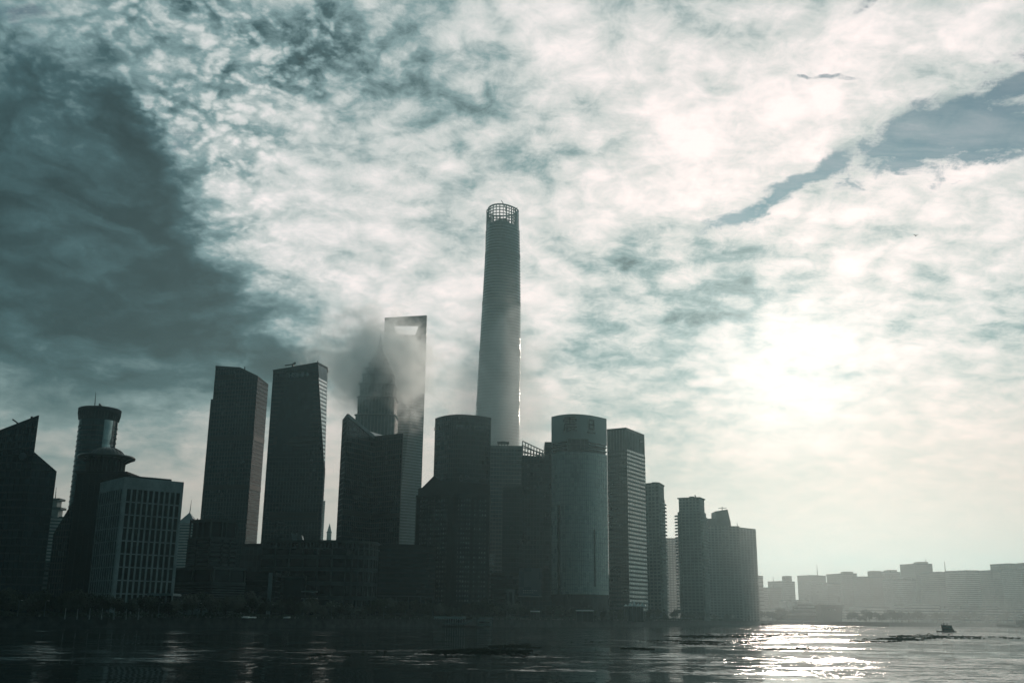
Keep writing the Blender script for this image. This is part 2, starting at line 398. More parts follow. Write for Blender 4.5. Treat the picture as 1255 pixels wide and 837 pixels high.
def tower(name, label, top, m_wall='glass_dark', m_band='steel_dark', m_mull=None, fh=4.2, bh=1.0, bd=0.35, ms=None, mw=0.35, md=0.3,
          parapet=0.0, roof=True, group=None, z0=None, cat='tower', plant=None, vis=None):
    """glass or stone tower on the plan of its roof corners, with floor bands, mullions, roof kerb and plant box as parts"""
    top = [Vector(p) for p in top]; b0 = base_of(top)
    t = thing(name, label, cat, b0, group)
    zb = GZ - 0.4 if z0 is None else z0
    r0 = [dn(p, zb) for p in top]
    MB().loft([r0, top]).build('wall', m_wall, t)
    fs = faces_of(r0, top); sel = [fs[i] for i in (vis if vis is not None else range(len(fs)))]
    zt = max(p.z for p in top)
    if bh:
        mb = MB()
        for f in sel: f.bands(mb, zb + fh, zt - parapet - 0.5, fh, bh, bd)
        if mb.f: mb.build('floor_bands', m_band, t, kind='stuff')
    if ms:
        mb = MB()
        for f in sel: f.mulls(mb, ms, mw, md)
        if mb.f: mb.build('mullions', m_mull or m_band, t, kind='stuff')
    if roof:
        mb = MB(); c = base_of(top)
        out = [Vector((p.x + (p.x - c.x) * 0.012, p.y + (p.y - c.y) * 0.012, p.z)) for p in top]
        inn = [Vector((p.x - (p.x - c.x) * 0.03, p.y - (p.y - c.y) * 0.03, p.z)) for p in top]
        n = len(top)
        for i in range(n):
            j = (i + 1) % n; up = Vector((0, 0, 1.0)); dnv = Vector((0, 0, -1.2))
            mb.hexa([out[i] + dnv, out[j] + dnv, inn[j] + dnv, inn[i] + dnv, out[i] + up, out[j] + up, inn[j] + up, inn[i] + up])
        mb.build('roof_kerb', m_band, t)
    if plant:
        k, hgt = plant; zl = min(p.z for p in top)
        q = [Vector((c2.x * k + b0.x * (1 - k), c2.y * k + b0.y * (1 - k), zl - 0.5)) for c2 in top]
        MB().loft([q, [p + Vector((0, 0, hgt)) for p in q]]).build('plant_room', m_band, t)
    return t, fs
def extrude_back(front, depth, zdrop=0.0):
    """roof corners: the visible front edge plus a back edge pushed away from the river"""
    a, b = front[0], front[-1]; h = b - a; nn = Vector((-h.y, h.x, 0)).normalized()
    return [Vector(p) for p in front] + [b + nn * depth - Vector((0, 0, zdrop)), a + nn * depth - Vector((0, 0, zdrop))]
def extrude_radial(front, depth):
    """back edge pushed straight away from the river along the line of sight, so that no flank shows"""
    out = [Vector(p) for p in front]
    for p in (front[-1], front[0]):
        d = Vector((p.x, p.y, 0)).normalized(); out.append(Vector(p) + d * depth)
    return out

# ------------------------------------------------------------------ setting: river, ground, quay
def river_material():
    m, q, b = mat_base('river_water')
    pos = q.n('ShaderNodeNewGeometry').outputs['Position']
    mp = q.n('ShaderNodeMapping'); m.node_tree.links.new(pos, mp.inputs[0])
    mp.inputs['Rotation'].default_value = (0, 0, R(18)); mp.inputs['Scale'].default_value = (0.55, 1.0, 1.0)
    # slicks: stretches of calm, oily water between rippled ones
    ms = q.n('ShaderNodeMapping'); m.node_tree.links.new(pos, ms.inputs[0])
    ms.inputs['Rotation'].default_value = (0, 0, R(-6)); ms.inputs['Scale'].default_value = (0.0045, 0.0105, 1.0); ms.inputs['Location'].default_value = (3.1, 0.4, 0)
    s1 = q.noise(ms.outputs[0], 1.0, 7, 0.60, 0.6)
    ripple = q.ss(s1, 0.43, 0.54, 0.16, 1.0)
    # wave slopes (not heights), so that the glitter survives at grazing distance
    acc = None
    for vec, sc, amp, det in ((mp.outputs[0], 0.10, 0.34, 2), (mp.outputs[0], 0.42, 0.50, 3), (pos, 1.9, 0.40, 2)):
        sl_ = q.v('SCALE', q.v('SUBTRACT', q.noise(vec, sc, det, 0.55, color=True), (0.5, 0.5, 0.5)), scale=amp)
        acc = sl_ if acc is None else q.v('ADD', acc, sl_)
    acc = q.v('MULTIPLY', q.v('SCALE', acc, scale=ripple), (1.0, 1.0, 0.0))
    q.put(b.inputs['Normal'], q.v('NORMALIZE', q.v('ADD', acc, (0.0, 0.0, 1.0))))
    b.inputs['Base Color'].default_value = (0.010, 0.020, 0.018, 1)
    b.inputs['Roughness'].default_value = 0.07; b.inputs['IOR'].default_value = 1.33
river_material()
def struct(o): o['kind'] = 'structure'; return o
EXT = 12000.0
mb = MB(); mb.quad((-EXT, -300, 0), (EXT, -300, 0), (EXT, EXT, 0), (-EXT, EXT, 0))
struct(mb.build('river_water', 'river_water'))
# waterline of the far bank, read along the shore
shore = [on_plane(px, py) for px, py in [(0, 768.5), (130, 768.8), (260, 768.8), (400, 768.6), (520, 768.0), (640, 767.6), (760, 767.3), (860, 766.0), (930, 764.9),
                                         (985, 764.8), (1030, 766.4), (1090, 767.2), (1160, 767.0), (1255, 767.3), (1330, 767.9)]]
shore = [Vector((-EXT + 300, shore[0].y - 60, 0)), Vector((-900, shore[0].y - 20, 0))] + shore + [Vector((EXT - 300, shore[-1].y - 200, 0))]
mb = MB(); top = [p + Vector((0, 0.6, GZ)) for p in shore]
for i in range(len(top) - 1):
    a, b = top[i], top[i + 1]
    mb.quad(a, b, (b.x, EXT - 200, GZ), (a.x, EXT - 200, GZ))
struct(mb.build('ground', 'ground'))
mb = MB()
for i in range(len(shore) - 1):                       # quay wall with a coping
    a, b = shore[i], shore[i + 1]
    mb.quad(a - Vector((0, 0, 1.0)), b - Vector((0, 0, 1.0)), top[i + 1] + Vector((0, -0.1, 0)), top[i] + Vector((0, -0.1, 0)))
    mb.bar(top[i] + Vector((0, 0.2, 0.35)), top[i + 1] + Vector((0, 0.2, 0.35)), 1.2, 0.7)
struct(mb.build('quay_wall', 'quay'))

# the air: one even box of haze round everything
HZ = 690.0
mb = MB().box(-EXT - 400, EXT + 400, -500, EXT + 400, -1.5, HZ)
m = bpy.data.materials.new('haze'); m.use_nodes = True; m.node_tree.nodes.clear(); q = G(m.node_tree)
pv = q.n('ShaderNodeVolumePrincipled'); oo = q.n('ShaderNodeOutputMaterial'); m.node_tree.links.new(pv.outputs[0], oo.inputs['Volume'])
pv.inputs['Color'].default_value = (0.56, 0.88, 0.91, 1); pv.inputs['Density'].default_value = 0.000095; pv.inputs['Anisotropy'].default_value = 0.70
MATS['haze'] = m
hz = mb.build('haze', 'haze'); hz['kind'] = 'stuff'; hz['label'] = 'thin grey green morning haze over the river and towers'; hz['category'] = 'haze'
hz.display_type = 'WIRE'

def mist(name, label, c, half, dens, nscale, lo, hi, seed, aniso=0.82):
    """a torn bank of low cloud drifting among the towers"""
    m = bpy.data.materials.new(name); m.use_nodes = True; m.node_tree.nodes.clear(); q = G(m.node_tree)
    pv = q.n('ShaderNodeVolumePrincipled'); oo = q.n('ShaderNodeOutputMaterial'); m.node_tree.links.new(pv.outputs[0], oo.inputs['Volume'])
    pos = q.n('ShaderNodeTexCoord').outputs['Object']
    r = q.v('LENGTH', q.v('DIVIDE', pos, half))
    nz = q.noise(q.v('ADD', pos, (seed, seed * 2.3, 0)), nscale, 6, 0.62, 1.2)
    f = q.m('MULTIPLY', q.ss(r, 1.0, 0.35), q.ss(q.m('ADD', nz, q.ss(r, 1.0, 0.2, -0.12, 0.06)), lo, hi))
    q.put(pv.inputs['Density'], q.m('MULTIPLY', f, dens)); pv.inputs['Color'].default_value = (0.96, 0.985, 0.98, 1); pv.inputs['Anisotropy'].default_value = aniso
    MATS[name] = m
    x, y, z = half; c = Vector(c)
    o = MB().box(c.x - x, c.x + x, c.y - y, c.y + y, c.z - z, c.z + z).build(name, name, loc=tuple(c))
    o['kind'] = 'stuff'; o['label'] = label; o['category'] = 'mist'; o.display_type = 'WIRE'
    return o
mist('low_cloud', 'torn pale low cloud drifting round the stepped spire and slab tower', at(462, 450, 1400), (135, 175, 124), 0.034, 0.027, 0.41, 0.62, 11.0, 0.72)
mist('mist_bank', 'pale mist bank veiling the lower half of the tallest tower', at(613, 478, 1425), (120, 80, 215), 0.016, 0.012, 0.28, 0.72, 4.0, 0.5)
mist('ground_mist', 'thin ground mist among the golden tower and the apartment towers', (400, 1330, 30), (480, 520, 190), 0.0008, 0.004, 0.25, 0.75, 2.0, 0.7)

# ------------------------------------------------------------------ towers behind (hidden in haze)
UP = Vector((0, 0, 1))
def far_tower(px0, px1, py0, py1, Y, label, depth=40, name='distant_tower', m='concrete', step=0.0, group=None, fh=4.0, bh=1.8):
    a, b = at(px0, py0, Y), at(px1, py1, Y + 12)
    t, fs = tower(name, label, extrude_back([a, b], depth), m, 'glass_dark', fh=fh, bh=bh, bd=0.12, vis=[0, 1, 3], group=group)
    if step:
        z = min(a.z, b.z); c = base_of([a, b])
        MB().box(a.x + (b.x - a.x) * 0.25, a.x + (b.x - a.x) * 0.75, Y + 8, Y + depth * 0.7, z - 0.5, z + step).build('plant_room', m, t)
    return t
# a low skyline far up the river, fading into haze
GF = 'hazy towers far up the river'
LBF = 'faint grey tower block fading into haze far up the river'
rr = random.Random(5)
for x0, x1, y, Y in [(928, 941, 716, 2500), (943, 958, 722, 2700), (960, 974, 713, 2900), (976, 992, 717, 2600), (994, 1012, 706, 3000), (1014, 1030, 711, 2700), (1032, 1050, 699, 2800), (1049, 1066, 707, 3100),
                     (1066, 1084, 702, 2700), (1085, 1104, 695, 3000), (1105, 1122, 703, 2600), (1122, 1142.5, 692, 2900), (1150, 1168, 701, 2700), (1167, 1184, 694, 3100), (1183, 1199.5, 698, 2600),
                     (1216, 1234, 699, 2800), (1235, 1252, 691, 3000), (1251, 1270, 697, 2700), (1271, 1292, 702, 2900)]:
    Y = Y * 0.74; y += rr.uniform(-6, 22) if rr.random() < 0.6 else rr.uniform(-3, 6)
    t = far_tower(x0, x1, y, y + rr.uniform(-0.5, 1.0), Y, LBF, 50, group=GF, step=rr.choice([0, 0, 5, 12]), fh=3.6, bh=rr.choice([0.5, 0.9, 1.2]), m=rr.choice(['concrete', 'concrete_dark', 'stone_brown']))
    if rr.random() < 0.35: p = at(rr.uniform(x0 + 3, x1 - 3), y + 1, Y + 20); MB().tube(p, p + UP * rr.uniform(10, 26), 1.0, 0.4).build('mast', 'steel_dark', t)
LBL = 'low grey hazy block along the far river bank before the faint towers'
for x0, x1, y in [(934, 962, 745), (1036, 1060, 748), (1062, 1090, 744), (1092, 1116, 748), (1117, 1152, 741), (1153, 1178, 746), (1179, 1222, 743), (1223, 1262, 746)]:
    far_tower(x0, x1, y, y + 0.4, rr.uniform(1720, 1800), LBL, 50, name='distant_block', group='low blocks on the far bank', fh=4.5)
far_tower(900, 935, 705, 706, 1700, 'broad pale slab block hidden by haze behind the apartment towers', 60, fh=6.0)
LBM = 'dim mid rise block glimpsed between the riverfront towers'
for x0, x1, y, Y in [(738, 764, 705, 1150), (812, 834, 715, 1650), (664, 682, 690, 1000), (594, 606, 680, 1020), (486, 516, 690, 1000), (396, 420, 664, 1100), (208, 236, 700, 900), (48, 66, 690, 900)]:
    far_tower(x0, x1, y, y, Y, LBM, 40, name='rear_block', group='mid rise blocks behind the river front', m='concrete_dark')

# far towers in the gaps between the near ones
t = far_tower(54, 78, 633, 634, 1250, 'pale slender far tower with a stepped mast between the dark blocks', 30)
for z0_, z1_, w in ((633, 624, 9), (624, 613, 6)):
    a, b = at(68 - w * 0.6, z1_, 1255), at(68 + w * 0.4, z1_, 1255); lo = at(68, z0_, 1255).z
    MB().box(a.x, b.x, 1255, 1268, lo - 0.5, a.z).build('tier', 'concrete', t)
    MB().box(a.x - 1.2, b.x + 3.4, 1253, 1270, a.z, a.z + 2.6).build('ledge', 'concrete_dark', t)
p = at(67.5, 613, 1262); MB().tube(p, at(69, 597, 1262), 0.7, 0.25).build('mast', 'steel_dark', t)
# pyramid roof
a, b = at(217, 641, 1500), at(239, 641, 1500); q = extrude_back([a, b], b.x - a.x)
t, _ = tower('distant_tower', 'pale far tower with pyramid roof and needle spire behind the white gridded block', q, 'wall_pale', 'glass_teal', fh=4, bh=1.6, bd=0.1, vis=[0, 1, 3], roof=False)
c = (q[0] + q[2]) / 2; ap = Vector((c.x, c.y, at(229, 628, c.y).z))
MB().loft([[p + UP * 0.2 for p in q], [ap + (p - c) * 0.04 for p in q]]).build('pyramid_roof', 'steel', t)
MB().tube(ap - UP, Vector((c.x + 1, c.y, at(229, 612, c.y).z)), 0.8, 0.2).build('spire', 'steel_dark', t)
# two more between the twin towers and the folded block
far_tower(393, 398.6, 615, 614, 2300, 'thin pale far slab beside a needle shaped spire', 30)
a, b = at(400.5, 652, 2300), at(406.5, 652, 2300)
t = thing('distant_spire', 'tiny far needle shaped tower in the gap beside the folded block', 'tower', dn((a + b) / 2, GZ))
r = (b.x - a.x) / 2; c = (a + b) / 2; apz = at(403.5, 641, 2300).z
MB().lathe(c, [(r, GZ - 0.4), (r * 0.95, a.z), (r * 0.5, a.z + (apz - a.z) * 0.5), (0.1, apz)], 8).build('shaft', 'concrete', t)
MB().lathe(c, [(r * 1.12, a.z - 1), (r * 1.12, a.z + 1)], 8).build('ledge', 'concrete_dark', t)

# ------------------------------------------------------------------ tall tower, still topped by an open lattice crown
def shanghai_tower():
    Y = 1500.0
    cx_top = at(613, 262, Y); zb = GZ - 0.4
    body_top = at(613, 279, Y).z; crown_top = at(613, 257.5, Y).z
    base = at(612.5, 560, Y)
    cx = (cx_top.x + base.x) / 2 + 0.2
    def half(z):                                            # half width at height z
        k = min(1.0, max(0.0, z / crown_top)); return 40.5 - 13.5 * k
    N = 60
    def ring(z, grow=0.0, n=N):
        tw = R(20) + R(115) * z / crown_top; r = half(z) + grow; out = []
        for j in range(n):
            th = 2 * math.pi * j / n
            rr_ = r * (0.93 + 0.075 * math.cos(3 * (th - tw)))
            d = abs((th - tw - math.pi / 3 + math.pi) % (2 * math.pi) - math.pi)
            if d < 0.10: rr_ *= 0.93                        # the notch that runs up the shell
            out.append(Vector((cx + rr_ * math.cos(th), Y + rr_ * math.sin(th), z)))
        return out
    t = thing('twisting_tower', 'tallest twisting glass tower with open lattice crown rising out of the mist', 'tower', (cx, Y, GZ))
    nz = 70
    MB().loft([ring(zb + (body_top - zb) * k / nz) for k in range(nz + 1)]).build('glass_shell', 'glass_blue', t, smooth=False)
    mb = MB(); z = 8.0
    while z < body_top - 3:                                 # floor edges
        mb.loft([ring(z, 0.05), ring(z, 0.75), ring(z + 1.0, 0.75), ring(z + 1.0, 0.05)], False, False); z += 4.7
    mb.build('floor_bands', 'steel', t, kind='stuff')
    mb = MB()
    for k in range(7):                                      # deep recessed plant floors
        zz = crown_top * (0.12 + 0.125 * k)
        mb.loft([ring(zz, 0.0), ring(zz, 0.9), ring(zz + 5, 0.9), ring(zz + 5, 0.0)], False, False)
    mb.build('plant_floors', 'steel_dark', t, kind='stuff')
    # open crown
    core = MB().lathe((cx, Y), [(13, body_top - 1), (12.5, body_top + 9)], 12); core.build('core', 'concrete_dark', t)
    cr = [body_top + (crown_top - body_top) * k / 6 for k in range(7)]
    for k, z in enumerate(cr):
        h = 1.9 if k == 6 else 0.8
        MB().loft([ring(z - h, -1.6), ring(z - h, 0.1), ring(z, 0.1), ring(z, -1.6), ring(z - h, -1.6)], False, False).build('crown_ring', 'steel_dark', t)
    r0, r1 = ring(body_top - 0.5, -0.6, 30), ring(crown_top - 1.0, -0.6, 30)
    for j in range(30):
        MB().bar(r0[j], r1[j], 0.9 if j % 2 else 1.4, 1.0).build('crown_column', 'steel_dark', t)
    lo = [p for p in ring(body_top, 0.0, 20)]
    fl = ring(cr[0], 0.1, N); fh_ = ring(cr[5], 0.1, N)
    for rng in (range(21, 32), list(range(56, 60)) + list(range(0, 6))):        # cladding not yet complete: two flanks only
        mb = MB(); js = list(rng) + [(list(rng)[-1] + 1) % N]
        mb.loft([[fl[j] for j in js], [fh_[j] for j in js]], False, False, closed=False)
        mb.build('crown_cladding', 'glass_blue', t)
    # cranes on the top
    for px, py, pxe, pye, lab in ((620, 256, 614.2, 245.5, 'small luffing crane leaning over the lattice crown of the tallest tower'),
                                  (631.5, 259, 634, 254.5, 'stubby crane hung on the outer rim of the lattice crown')):
        b = at(px, py, Y - 5); e = at(pxe, pye, Y - 5)
        c = thing('roof_crane', lab, 'crane', b)
        MB().tube(b - UP * 4, b + UP * 2.0, 1.0, 0.8).build('mast', 'steel_dark', c)
        MB().tube(b + UP * 1.5, e, 0.75, 0.4).build('jib', 'steel_dark', c)
        d = (b - e).normalized() * 4
        MB().bar(b + UP * 1.5, b + UP * 1.5 + Vector((d.x, 0, 0.6)), 2.2, 2.2).build('counterweight', 'steel_dark', c)
shanghai_tower()

# ------------------------------------------------------------------ slab tower with an opening at the top
def opening_tower():
    Y = 1560.0
    l, r = at(472, 390.5, Y), at(523.5, 387.5, Y)
    cx = (l.x + r.x) / 2; w = (r.x - l.x) / 2; zt = (l.z + r.z) / 2
    t = thing('slab_tower', 'tall glass slab tower with a wide opening cut through its veiled top', 'tower', (cx, Y, GZ))
    def hexr(z, x0=-1.0, x1=1.0):
        k = z / zt; c = max(5.0, w * (1 - k) * 1.15 + 5.0); c = min(c, w * 0.98)
        s = w - c
        if x0 == -1.0 and x1 == 1.0:
            pts = [(-w, 0), (-s, -c), (s, -c), (w, 0), (s, c), (-s, c)]
        else:
            pts = [(x0 * w, -c if abs(x0) < 0.9 else 0), (x1 * w, -c if abs(x1) < 0.9 else 0), (x1 * w, c if abs(x1) < 0.9 else 0.1), (x0 * w, c if abs(x0) < 0.9 else 0.1)]
        return [Vector((cx + a, Y + b, z)) for a, b in pts]
    z1 = at(498, 412, Y).z; z2 = at(498, 398.5, Y).z
    n = 24; rings = [hexr(GZ - 0.4 + (z1 - GZ + 0.4) * k / n) for k in range(n + 1)]
    MB().loft(rings).build('glass_shaft', 'glass_blue', t)
    mb = MB(); z = 12.0
    while z < z1 - 2:
        a, b = hexr(z), hexr(z + 0.9)
        grow = lambda rg: [Vector((cx + (p.x - cx) * 1.006, Y + (p.y - Y) * 1.012, p.z)) for p in rg]
        mb.loft([grow(a), grow(b)], False, False); z += 4.4
    mb.build('floor_bands', 'steel', t, kind='stuff')
    def pil(xb0, xb1, xt0, xt1):
        cb, ct = 9.0, 5.5
        return MB().hexa([(cx + xb0, Y - cb, z1 - 0.5), (cx + xb1, Y - cb, z1 - 0.5), (cx + xb1, Y + cb, z1 - 0.5), (cx + xb0, Y + cb, z1 - 0.5),
                          (cx + xt0, Y - ct, z2), (cx + xt1, Y - ct, z2), (cx + xt1, Y + ct, z2), (cx + xt0, Y + ct, z2)])
    pil(-w + 0.2, -w * 0.42, -w + 0.2, -w * 0.56).build('side_pier', 'glass_blue', t)
    pil(w * 0.50, w - 0.2, w * 0.64, w - 0.2).build('side_pier', 'glass_blue', t)
    MB().hexa([(cx - w, Y - 5.6, z2 - 0.1), (cx + w, Y - 5.6, z2 - 0.1), (cx + w, Y + 5.6, z2 - 0.1), (cx - w, Y + 5.6, z2 - 0.1),
               (cx - w, Y - 5, l.z), (cx + w, Y - 5, r.z), (cx + w, Y + 5, r.z), (cx - w, Y + 5, l.z)]).build('sky_bridge', 'glass_blue', t)
    MB().box(cx - w, cx + w, Y - 3, Y + 3, z1 - 0.4, z1 + 0.8).build('opening_sill', 'steel', t)
opening_tower()

# ------------------------------------------------------------------ stepped pagoda-like tower with spire
def pagoda_tower():
    Y = 1400.0
    apex = at(464, 405, Y); cx = at(463.5, 480, Y).x
    k = Y / FPX * 1.06
    t = thing('stepped_tower', 'stepped pagoda like tower with ribbed shaft and needle spire veiled by mist', 'tower', (cx, Y, GZ))
    def oct_(h, z, ch=0.28): 
        c = h * (1 - ch); return [Vector((cx + a, Y + b, z)) for a, b in ((-c, -h), (c, -h), (h, -c), (h, c), (c, h), (-c, h), (-h, c), (-h, -c))]
    z = lambda py: at(463.5, py, Y).z
    tiers = [(28.0, 760, 640), (27.2, 640, 560), (26.4, 560, 512), (25.0, 512, 490), (23.2, 490, 474), (20.5, 474, 462), (17.0, 462, 454), (13.5, 454, 447), (10.0, 447, 441), (7.0, 441, 436), (4.6, 436, 431)]
    for i, (h, a, b) in enumerate(tiers):
        z0 = GZ - 0.4 if i == 0 else z(a) - 0.3; z1 = z(b)
        s = MB().loft([oct_(h * 0.97, z0), oct_(h, z1 - 1.5), oct_(h * 1.05, z1)]).build('tier', 'glass_teal', t)
        mb = MB()
        for f in faces_of(oct_(h * 0.97, z0 + 0.2), oct_(h, z1 - 1.5)): f.mulls(mb, 4.5 if h > 12 else 3.0, 0.8, 0.7)
        r = mb.build('tier_ribs', 'steel', s, kind='stuff')
        MB().loft([oct_(h * 1.06, z1 - 0.8), oct_(h * 1.09, z1), oct_(h * 1.06, z1 + 0.9)]).build('ledge', 'steel', s)
    MB().lathe((cx, Y), [(4.2, z(431.3)), (3.0, z(427)), (4.6, z(425)), (3.6, z(423.5)), (1.6, z(421)), (2.3, z(419)), (1.1, z(416)), (0.8, z(412)), (0.15, apex.z)], 8).build('spire', 'steel', t)
pagoda_tower()

# ------------------------------------------------------------------ the river front, block by block
def box_part(parent, name, mat, x0, x1, y0, y1, z0, z1): return MB().box(x0, x1, y0, y1, z0, z1).build(name, mat, parent)
def davit(parent, p, s=1.0, flip=1):
    """roof-top window-cleaning crane"""
    b = MB().bar(p - UP * 1.0, p + UP * 2.0 * s, 1.4 * s, 1.4 * s).build('roof_crane', 'steel_dark', parent)
    MB().bar(p + UP * 1.6 * s, p + Vector((-7.5 * s * flip, 0, 0.4 * s)), 0.9 * s, 0.9 * s).build('arm', 'steel_dark', b)
    MB().bar(p + UP * 1.7 * s, p + Vector((2.4 * s * flip, 0, 3.2 * s)), 1.8 * s, 1.6 * s).build('counterweight', 'steel_dark', b)

# angular dark slab pair
a, b = at(-70, 556, 600), at(47, 511, 575)
q = extrude_radial([a, b], 34)
t, fs = tower('angular_tower', 'dark angular glass slab with raked roof and a lower sloped wing', q, 'glass_dark', 'steel_dark', fh=4.0, bh=0.9, bd=0.25, ms=3.2, mw=0.3, vis=[0, 1])
a, b = at(8, 524, 555), at(41.2, 553, 552); c_ = at(69, 577, 560)
a2 = Vector((a.x, a.y, b.z + 1)); q = extrude_radial([a2, b, c_], 30)
r0 = [dn(p, GZ - 0.4) for p in q]
wing = MB().loft([r0, q]).build('lower_wing', 'glass_dark', t)
mb = MB()
for f in faces_of(r0, q)[:3]: f.bands(mb, 8, 120, 4.0, 0.9, 0.25); f.mulls(mb, 3.2, 0.3, 0.25)
mb.build('wing_bands', 'steel_dark', wing, kind='stuff')
e = at(26, 540, 551.5)
mb = MB(); cc = at(27, 559, 551)
mb.loft([[cc + Vector((2.0 * math.cos(k * math.pi / 8), -0.0, 2.0 * math.sin(k * math.pi / 8))) for k in range(16)], [cc + Vector((2.0 * math.cos(k * math.pi / 8), 1.5, 2.0 * math.sin(k * math.pi / 8))) for k in range(16)]])
mb.build('round_emblem', 'steel', t)
MB().bar(at(22.5, 519, 580), at(15.5, 513.8, 580), 0.7, 0.7).build('roof_davit', 'steel_dark', t)
MB().bar(at(39, 513, 577), at(39, 510.5, 577), 1.0, 1.0).build('roof_vent', 'steel_dark', t)

# wedge-roofed dark block
a, b, c_ = at(65.5, 656, 655), at(88, 618, 650), at(120, 612, 650)
t, _ = tower('wedge_block', 'dark low block with one steeply sloping shoulder beside the domed tower', [a, b, c_, c_ + Vector((-5, 30, 0)), b + Vector((-5, 30, 0)), a + Vector((-11, 28, 0))], 'glass_dark', 'steel_dark', fh=4, bh=0.9, bd=0.2, ms=3.5, vis=[0, 1], cat='building')

# round tower with flared crown
def round_tower():
    Y = 820.0; c = at(121, 560, Y); cx = at(120.6, 520, Y).x; k = Y / FPX * 1.07
    zt = at(121, 503, Y).z; r = 21.2 * k
    t = thing('round_tower', 'round glass tower with flared crown and thin antenna behind the dome', 'tower', (cx, Y, GZ))
    MB().lathe((cx, Y), [(r, GZ - 0.4), (r, zt - 7.0)], 40).build('shaft', 'glass_teal', t, smooth=False)
    MB().lathe((cx, Y), [(r * 1.01, zt - 9.0), (r * 1.03, zt - 5.5), (r * 1.11, zt - 2.5), (r * 1.12, zt + 0.4), (r * 1.05, zt + 1.0)], 40).build('flared_crown', 'stone_dark', t)
    mb = MB()
    for j in range(40):
        a = 2 * math.pi * j / 40
        mb.bar((cx + r * 1.03 * math.cos(a), Y + r * 1.03 * math.sin(a), zt - 8.5), (cx + r * 1.10 * math.cos(a), Y + r * 1.10 * math.sin(a), zt - 3.0), 0.5, 0.5)
    mb.build('crown_ribs', 'steel_dark', t, kind='stuff')
    mb = MB(); z = 10.0
    while z < zt - 12:
        mb.lathe((cx, Y), [(r + 0.02, z), (r + 0.25, z), (r + 0.25, z + 0.9), (r + 0.02, z + 0.9)], 40); z += 4.0
    mb.build('floor_bands', 'steel_dark', t, kind='stuff')
    a0, a1 = R(-52), R(-24)                                   # added strip of brighter glass standing in for the sky's reflection on the shaft
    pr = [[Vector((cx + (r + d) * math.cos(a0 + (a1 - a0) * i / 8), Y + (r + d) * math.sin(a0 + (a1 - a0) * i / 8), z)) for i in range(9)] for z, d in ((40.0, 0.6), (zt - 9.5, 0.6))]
    MB().loft(pr, False, False, closed=False).build('reflection_strip', 'glass_bright', t, smooth=True)
    MB().tube(at(116, 500, Y), at(117.3, 480.5, Y), 0.45, 0.12).build('antenna', 'steel_dark', t)
    p = at(123.5, 499, Y - 6)
    MB().hexa([p + Vector(v) for v in ((-1.6, 0, -1), (2.6, 0, -1), (2.6, 2, -1), (-1.6, 2, -1), (-1.9, 0, 3.0), (-1.3, 0, 3.2), (-1.3, 2, 3.2), (-1.9, 2, 3.0))]).build('dish_mount', 'steel_dark', t)
    MB().lathe((cx, Y), [(r * 0.55, zt), (r * 0.55, zt + 2.5)], 16).build('plant_room', 'stone_dark', t)
round_tower()

# domed dark tower
def domed_tower():
    Y = 640.0; k = Y / FPX * 1.06
    cx = at(130, 566, Y).x; z = lambda py: at(130, py, Y).z
    a, b = at(90.5, 579, Y - 14), at(156.5, 579, Y - 14)
    t = thing('domed_tower', 'near black stone tower crowned by a dome and projecting saucer ring', 'tower', ((a.x + b.x) / 2, Y, GZ))
    zp = a.z
    body = [Vector((a.x + 1.5, Y - 12, zp)), Vector((b.x - 2.0, Y - 12, zp)), Vector((b.x - 2.0, Y + 16, zp)), Vector((a.x + 1.5, Y + 16, zp))]
    r0 = [dn(p, GZ - 0.4) for p in body]
    MB().loft([r0, body]).build('wall', 'stone_dark', t)
    mb = MB()
    for f in faces_of(r0, body): f.mulls(mb, 3.6, 0.9, 0.5); f.bands(mb, 10, zp - 4, 4.0, 0.7, 0.35)
    mb.build('facade_grid', 'stone_dark', t, kind='stuff')
    MB().loft([[p + Vector(((-1.2 if i in (0, 3) else 1.2), (-1.2 if i < 2 else 1.2), dz)) for i, p in enumerate(body)] for dz in (-0.1, 1.2)]).build('cornice', 'stone_dark', t)
    c = (cx, Y)
    MB().lathe(c, [(20.5 * k, zp + 1.0), (20.5 * k, z(564))], 32).build('drum', 'stone_dark', t)
    mb = MB()
    for j in range(28):
        an = 2 * math.pi * j / 28; x, y = cx + 21.0 * k * math.cos(an), Y + 21.0 * k * math.sin(an)
        mb.bar((x, y, zp + 1.2), (x, y, z(565)), 0.5, 0.5)
    mb.build('drum_columns', 'stone_brown', t, kind='stuff')
    d = MB().lathe(c, [(22.5 * k, z(565.5)), (22.5 * k, z(562.5)), (20 * k, z(558)), (16 * k, z(553.0)), (10 * k, z(549.6)), (4 * k, z(548.2)), (0.3, z(548))], 32).build('dome', 'dome_metal', t, smooth=True)
    mb = MB()
    for j in range(24):
        an = 2 * math.pi * j / 24; cs_, sn = math.cos(an), math.sin(an)
        prof = [(22.6, 562.5), (20.1, 557.9), (16.1, 552.9), (10.0, 549.5)]
        for (ra, pa), (rb, pb) in zip(prof, prof[1:]):
            mb.bar((cx + ra * k * cs_, Y + ra * k * sn, z(pa)), (cx + rb * k * cs_, Y + rb * k * sn, z(pb)), 0.35, 0.35)
    mb.build('dome_ribs', 'steel_dark', d, kind='stuff')
    MB().lathe(c, [(28 * k, z(563.0)), (31.5 * k, z(562.6)), (32.0 * k, z(561.0)), (31.0 * k, z(559.4)), (28 * k, z(559.0)), (27.4 * k, z(561.0)), (28 * k, z(563.0))], 40).build('saucer_ring', 'dome_metal', t, smooth=True)
    for j in range(16):
        an = 2 * math.pi * (j + 0.5) / 16
        MB().bar((cx + 20 * k * math.cos(an), Y + 20 * k * math.sin(an), z(568)), (cx + 29.5 * k * math.cos(an), Y + 29.5 * k * math.sin(an), z(562.2)), 0.8, 0.8).build('bracket', 'stone_dark', t)
domed_tower()

